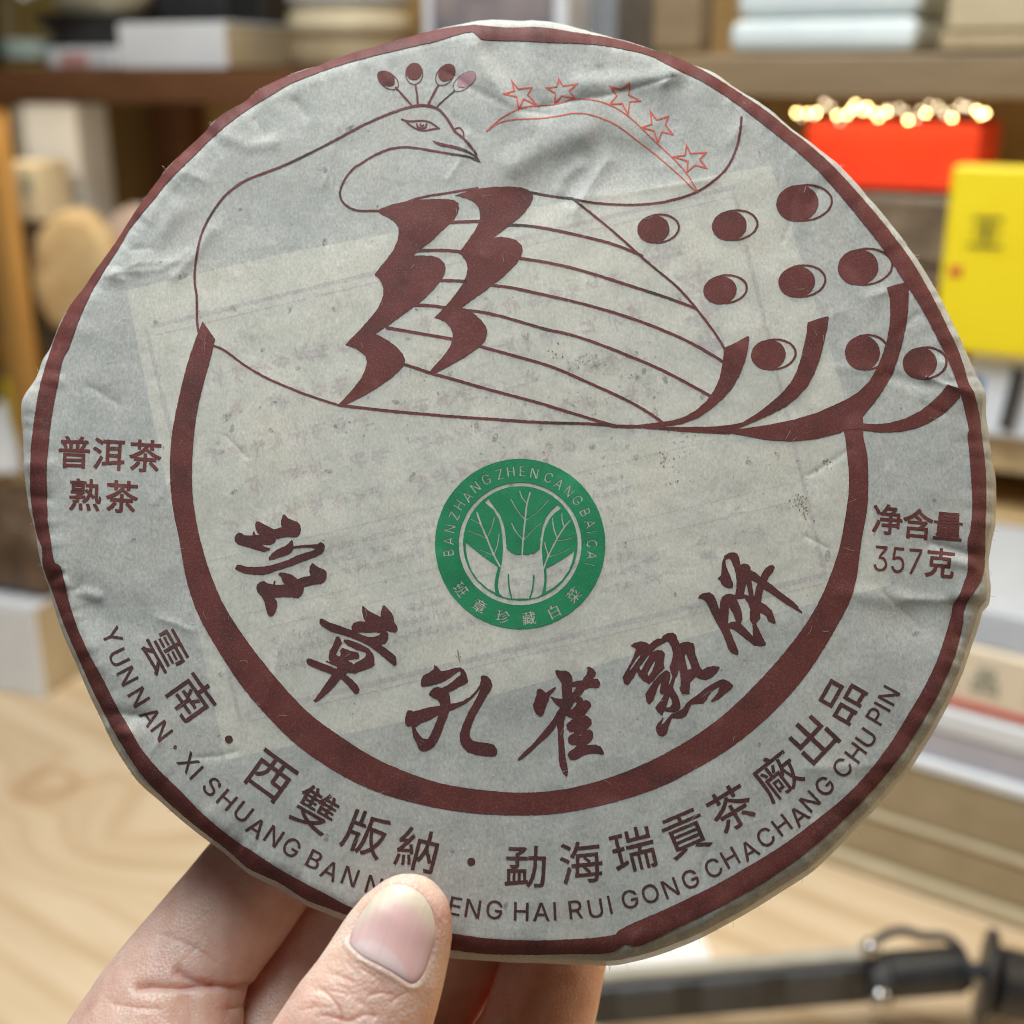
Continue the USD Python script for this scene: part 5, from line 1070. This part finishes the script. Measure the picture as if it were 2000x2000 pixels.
def disc_cake(name, label, rect, k, m, thick=0.03, lean=0.18):
    u0, v0, u1, v1 = rect
    s0, s1 = on_plane(u0, (v0 + v1) / 2, k)[0], on_plane(u1, (v0 + v1) / 2, k)[0]
    z0, z1 = on_plane((u0 + u1) / 2, v1, k)[1], on_plane((u0 + u1) / 2, v0, k)[1]
    rx, rz = (s1 - s0) / 2, (z1 - z0) / 2
    t = thing(name, label, 'tea cake', loc=shelf_pt((s0 + s1) / 2, k, z0), yaw=YAW)
    dm = lathe([(0, -thick / 2), (0.8, -thick / 2), (0.97, -thick * 0.3), (1.0, 0), (0.97, thick * 0.3), (0.8, thick / 2), (0, thick / 2)], 40).subdivide()
    v = dm.vertices.copy()
    v[:, :2] *= [rx, rz]
    v = np.column_stack([v[:, 0], v[:, 2] + v[:, 1] * lean, v[:, 1] + rz])
    v += 0.006 * (meshkit.fbm(v * 60, 3, 8)[:, None] - 0.5)
    dm.vertices = v
    obj('wrapper', dm, m, t)
    obj('stand', cat([rbox(-rx * 0.6, rx * 0.6, -0.03, 0.035, ZL - z0 - 0.0, ZL - z0 + 0.012, 0.003), rbox(-rx * 0.35, rx * 0.35, 0.012, 0.02, ZL - z0 + 0.012, rz * 0.9, 0.003)]), WOOD_PALE, t)
    return t
disc_cake('standing_tea_cake', 'small round tan paper tea cake standing upright on the shelf', (74, 408, 228, 648), 0.05, CLAY)
disc_cake('standing_tea_cake', 'pinkish white round tea cake behind the tan one', (196, 400, 350, 640), 0.12, noisy('pink_paper', (0.66, 0.50, 0.42), (0.82, 0.70, 0.62), 25, rough=0.7))
def cup(name, label, rect, k, m, z0):
    u0, v0, u1, v1 = rect
    s0, s1 = on_plane(u0, (v0 + v1) / 2, k)[0], on_plane(u1, (v0 + v1) / 2, k)[0]
    zc = on_plane((u0 + u1) / 2, v1, k)[1]; ztop = on_plane((u0 + u1) / 2, v0, k)[1]
    R0, h = (s1 - s0) / 2, ztop - z0
    t = thing(name, label, 'cup', loc=shelf_pt((s0 + s1) / 2, k, z0))
    obj('bowl', lathe([(0, 0), (R0 * 0.5, 0), (R0 * 0.55, h * 0.15), (R0 * 0.9, h * 0.6), (R0, h), (R0 * 0.93, h), (R0 * 0.8, h * 0.55), (R0 * 0.4, h * 0.2), (0, h * 0.18)]), m, t)
cup('tea_cup', 'orange brown cup below the standing tea cakes', (22, 664, 98, 722), 0.10, ORANGE, ZL + 0.045)
tl = thing('cup_stand', 'small wooden block under the orange cup', 'block', loc=shelf_pt(on_plane(60, 700, 0.10)[0], 0.10, ZL), yaw=YAW)
obj('block', rbox(-0.03, 0.03, -0.025, 0.025, 0, 0.0445, 0.003), WOOD_PALE, tl)
cup('tea_cup', 'yellow cup at the front of the left bay', (24, 742, 78, 806), 0.03, YELLOW, ZL)
s = on_plane(8, 800, 0.03)[0]
pk = thing('paper_cone', 'pale paper cone at the left edge of the shelf', 'paper cone', loc=shelf_pt(s, 0.03, ZL))
obj('cone', lathe([(0, 0), (0.05, 0), (0.052, 0.004), (0.006, 0.075), (0, 0.076)]), CARD_WHITE, pk)

# --- right bay: red box, tea bricks, yellow box, lights
t, w, h, d = px_box('red_box', 'bright red box under a string of small lights', (1570, 236, 1908, 372), 0.05, 0.10, RED)
zc = np.array(UsdGeom.XformCache().GetLocalToWorldTransform(t).ExtractTranslation())[2]
rb_s = [on_plane(u, 300, 0.05)[0] for u in (1575, 1905)]
br_lab = ['uppermost tea brick, directly under the red box', 'middle dark tea brick in the stack under the red box', 'lowest tea brick in the stack under the red box']
gap = (zc - ZR - 0.001)
hts = [gap * f for f in (0.36, 0.3, 0.34)]
zz = ZR
for i in (2, 1, 0):
    t = thing('tea_brick', br_lab[i], 'tea brick', loc=shelf_pt((rb_s[0] + rb_s[1]) / 2 + 0.004 * (i - 1), 0.05, zz), yaw=YAW)
    w = rb_s[1] - rb_s[0]
    bm = rbox(-w / 2, w / 2, 0.0, 0.10, 0, hts[2 - i] - 0.001, 0.006).subdivide().subdivide().subdivide()
    bm.vertices += 0.006 * (meshkit.fbm(bm.vertices * 70 + i * 5, 3, i)[:, None] - 0.5) * bm.vertex_normals
    obj('brick_of_tea', bm, TEA_ROUGH if i != 0 else noisy('grey_tea_brick', (0.06, 0.045, 0.03), (0.20, 0.16, 0.115), 35, rough=0.5, bump=0.8, bscale=90), t)
    if i == 2:
        obj('red_seal', rbox(w * 0.18, w * 0.30, -0.004, -0.001, hts[0] * 0.25, hts[0] * 0.6, 0.001), PRINT_RED, t)
    zz += hts[2 - i]
t, w, h, d = px_box('yellow_box', 'bright yellow box with a black brush sign at the right edge', (1838, 326, 2130, 700), -0.03, 0.018, YELLOW)
sgn = placed('王', (0, 0), 0.024, 0, CJK, 0.0)
sg = shapely.affinity.scale(sgn, 1, -1, origin=(0, 0))
gm = cat([trimesh.creation.extrude_polygon(g, 0.0008, engine='earcut') for g in getattr(sg, 'geoms', [sg])])
gm.apply_transform(np.array([[1, 0, 0, 0], [0, 0, -1, 0], [0, 1, 0, 0], [0, 0, 0, 1.0]]))
sx = on_plane(1925, 445, -0.03)[0] - (on_plane(1832, 513, -0.03)[0] + on_plane(2130, 513, -0.03)[0]) / 2
gm.apply_translation([sx, -0.0004, h * 0.66])
obj('brush_sign', gm, PRINT_BLACK, t)
obj('red_mark', rbox(sx - 0.021, sx - 0.013, -0.0012, 0.0004, h * 0.42, h * 0.47, 0.0004), PRINT_RED, t)
yz = np.array(UsdGeom.XformCache().GetLocalToWorldTransform(t).ExtractTranslation())[2]
t, w, h, d = px_box('blue_label_box', 'white box with a blue band under the yellow box', (1880, 702, 2100, 846), -0.012, 0.06, CARD_WHITE, z0=ZR)
obj('blue_band', rbox(-w / 2 + 0.001, w / 2 - 0.06, -0.0012, 0.0006, h * 0.4, h * 0.72, 0.0004), BLUE, t)
pn = thing('black_pen', 'thin black pen leaning at the right edge below the yellow box', 'pen', loc=(0, 0, 0))
s0, z0_ = on_plane(1962, 838, -0.02); s1, z1_ = on_plane(1992, 722, -0.02)
obj('barrel', cyl(shelf_pt(s0, -0.02, z0_), shelf_pt(s1, -0.02, z1_), 0.0045), BLACK, pn)
# string of lights
lt = thing('string_lights', 'string of small warm lights above the red box', 'string lights', loc=shelf_pt(0, 0, 0), yaw=YAW)
BULB = mat('warm_bulb', {'e': ('emission', {'color': (1.0, 0.70, 0.27), 'strength': 40.0})}, [], surface='e.emission')
BULB2 = mat('dim_warm_bulb', {'e': ('emission', {'color': (1.0, 0.78, 0.48), 'strength': 9.0})}, [], surface='e.emission')
wire = []
rr = random.Random(12)
for i in range(38):
    u = 1556 + (i / 37.0) * 370 + rr.uniform(-5, 5)
    v = 216 + 14 * math.sin(i * 0.9) * rr.uniform(0.3, 1) + rr.uniform(-8, 10)
    k = 0.02 + rr.uniform(-0.01, 0.01)
    s, z = on_plane(u, v, k)
    wire.append((s, k, z))
    b = trimesh.creation.icosphere(1, 0.0013)
    b.apply_translation((s, k, z))
    obj('bulb', b, BULB if rr.random() < 0.6 else BULB2, lt)
wire = np.array(sorted(wire))
wm = [cyl(wire[i], wire[i + 1], 0.0004, 6) for i in range(len(wire) - 1)]
obj('wire', cat(wm), BLACK, lt)
# right lower shelves
t, w, h, d = px_box('dark_tea_block', 'dark block put in for the shade in the gap under the right bay', (1925, 1135, 2150, 1226), 0.02, 0.12, DARK, z0=None)  # added dark box that stands for the shade under the shelf

# --- on the table, left: box with a brown tea brick on it
pA, pB = on_table(-60, 1335), on_table(92, 1362)
pC = on_table(160, 1322)
def table_box(name, label, a, b, depth, h, m, z=TABLE + 0.0005, r=0.003, cat_='box', group=None):
    a, b = np.array(a), np.array(b)
    dvec = b - a
    L = np.linalg.norm(dvec[:2])
    t = thing(name, label, cat_, loc=(a[0], a[1], z), yaw=math.atan2(dvec[1], dvec[0]), group=group)
    obj('body', rbox(0, L, 0, depth, 0, h, r), m, t)
    return t, L
t, L = table_box('table_carton', 'white carton with a beige side on the left of the table', pA, pB, 0.17, 0.083, CARD_BEIGE)
obj('front', rbox(-0.001, L + 0.001, -0.004, -0.0005, 0, 0.084, 0.001), CARD_WHITE, t)
obj('lid', rbox(-0.001, L + 0.001, -0.0004, 0.17, 0.0835, 0.086, 0.001), CARD_WHITE, t)
bm = rbox(-0.02, L * 1.15, 0.01, 0.15, 0, 0.072, 0.02).subdivide().subdivide().subdivide()
bm.vertices += 0.012 * (meshkit.fbm(bm.vertices * 45, 3, 5)[:, None] - 0.5) * bm.vertex_normals
dvec = pB - pA
t = thing('tea_brick', 'dark brown tea brick lying on the white carton at the left', 'tea brick', loc=(pA[0], pA[1], TABLE + 0.087), yaw=math.atan2(dvec[1], dvec[0]))
obj('brick_of_tea', bm, TEA_ROUGH, t)

# --- on the table, right: a stack of long boxes
pA, pB = on_table(1500, 1647), on_table(2000, 1823)
dd_ = (pB - pA) / np.linalg.norm(pB - pA)
nrm = np.array([-dd_[1], dd_[0], 0])
pB2 = pA + dd_ * np.linalg.norm(pB - pA) * 1.5
def z_at(u, v):
    d = ray(u, v)
    tt = ((pA - CAMPOS) @ nrm) / (d @ nrm)
    return (CAMPOS + d * tt)[2]
lev = [TABLE + 0.0005] + [z_at(2000, v) for v in (1790, 1704, 1690, 1575, 1552, 1490, 1442, 1310, 1232)]
LM = [CARD_BEIGE, KRAFT, CARD_BEIGE, KRAFT, CARD_WHITE, noisy('lavender_card', (0.44, 0.42, 0.46), (0.52, 0.50, 0.54), 20), CARD_WHITE, noisy('label_paper', (0.74, 0.62, 0.46), (0.82, 0.70, 0.54), 20), noisy('blue_grey_lid', (0.46, 0.50, 0.56), (0.56, 0.60, 0.66), 20)]
LB = ['beige tray at the foot of the stack of boxes on the right', 'brown card box above the beige foot tray', 'thin beige lid between two brown boxes', 'tall brown card box in the middle of the right stack', 'thin white lid on the brown box of the right stack', 'lavender grey box in the right stack', 'thin white box under the red lettered box', 'cream box with red printed label in the right stack', 'blue grey box on top of the right stack']
offs = [0.0, 0.006, 0.004, 0.008, 0.006, 0.012, 0.010, 0.014, 0.02]
for i in range(9):
    h = lev[i + 1] - lev[i]
    a = pA + nrm * offs[i]; b = pB2 + nrm * offs[i]
    t, L = table_box('flat_box', LB[i], a, b, 0.20 - offs[i], h - 0.0006, LM[i], z=lev[i], r=0.002, cat_='box')
    if i == 7:
        obj('red_stripe', rbox(0.01, L - 0.01, -0.0012, 0.0006, 0.003, h * 0.16, 0.0004), PRINT_RED, t)
        x = L * 0.36
        for ch in ('茶', '品', '茶'):
            g = affinity.scale(placed(ch, (0, 0), h * 0.42, 0), 1, -1, origin=(0, 0))
            gm = cat([trimesh.creation.extrude_polygon(pp, 0.0008, engine='earcut') for pp in getattr(g, 'geoms', [g])])
            gm.apply_transform(np.array([[1, 0, 0, x], [0, 0, -1, -0.0004], [0, 1, 0, h * 0.56], [0, 0, 0, 1.0]]))
            obj('printed_sign', gm, PRINT_GREEN, t)
            x += h * 0.75
# white paper and the tripod
a, b = on_table(1130, 1890), on_table(1384, 1868)
dv = b - a
pp = thing('paper_sheet', 'bright white sheet of paper lying behind the black tripod', 'paper', loc=(a[0], a[1], TABLE + 0.0006), yaw=math.atan2(dv[1], dv[0]))
obj('sheet', rbox(0, np.linalg.norm(dv), -0.01, 0.045, 0, 0.004, 0.001), noisy('white_paper', (0.88, 0.88, 0.87), (0.92, 0.92, 0.91), 30, rough=0.5), pp)
tri = thing('tripod', 'black folding tripod with steel knobs lying on the table', 'tripod', loc=(0, 0, 0))
def at(u, v, dist):
    return CAMPOS + ray(u, v) * dist
dt = np.linalg.norm(on_table(1500, 1985) - CAMPOS) / np.linalg.norm(ray(1500, 1985)) - 0.028
pxm = lambda px: px * T / 1000 * dt
def bar(u0, v0, u1, v1, half, m, name, depth_half=None, **kw):
    p0, p1 = at(u0, v0, dt), at(u1, v1, dt)
    x = (p1 - p0); L = np.linalg.norm(x); x /= L
    y = np.cross([0, 0, 1.0], x); y /= np.linalg.norm(y)
    z = np.cross(x, y)
    bx = rbox(0, L, -(depth_half or half), depth_half or half, -half, half, half * 0.25)
    M = np.eye(4); M[:3, 0], M[:3, 1], M[:3, 2], M[:3, 3] = x, y, z, p0
    bx.apply_transform(M)
    return obj(name, bx, m, tri, **kw)
bar(1150, 1963, 1712, 1914, pxm(45), BLACK, 'leg', pxm(16))
for k in range(3):
    u = 1200 + k * 165
    bar(u, 1961 - (u - 1150) * 0.087, u + 120, 1961 - (u - 1030) * 0.087, pxm(40), DARK, 'leg_joint', pxm(19))
bar(1150, 1909, 1690, 1864, pxm(8), noisy('grey_metal', (0.36, 0.34, 0.28), (0.44, 0.42, 0.36), 40, rough=0.3), 'top_strip', pxm(15))
obj('clamp', cyl(at(1694, 1914, dt), at(1730, 1910, dt), pxm(52)), DARK, tri)
obj('hinge_barrel', cyl(at(1731, 1905, dt), at(1876, 1893, dt), pxm(46)), BLACK, tri)
obj('barrel_cap', cyl(at(1876, 1893, dt), at(1888, 1892, dt), pxm(40)), DARK, tri)
obj('neck', cyl(at(1888, 1892, dt), at(1926, 1898, dt), pxm(15)), DARK, tri)
obj('disc', cyl(at(1915, 1903, dt), at(1936, 1909, dt - pxm(6)), pxm(92)), BLACK, tri)
obj('head', cyl(at(1936, 1912, dt), at(2100, 1950, dt), pxm(66)), BLACK, tri)
for (u, v, r) in ((1700, 1852, 19), (1718, 1946, 21)):
    kb = trimesh.creation.icosphere(3, pxm(r))
    kb.apply_translation(at(u, v, dt - pxm(40)))
    obj('knob', kb, STEEL, tri)
lv = spline([(1702, 1846), (1730, 1826), (1770, 1818), (1800, 1828), (1850, 1832), (1880, 1862)], 8)
lm = [cyl(at(*lv[i], dt - pxm(20)), at(*lv[i + 1], dt - pxm(20)), pxm(9), 10) for i in range(len(lv) - 1)]
obj('lever', cat(lm), DARK, tri)
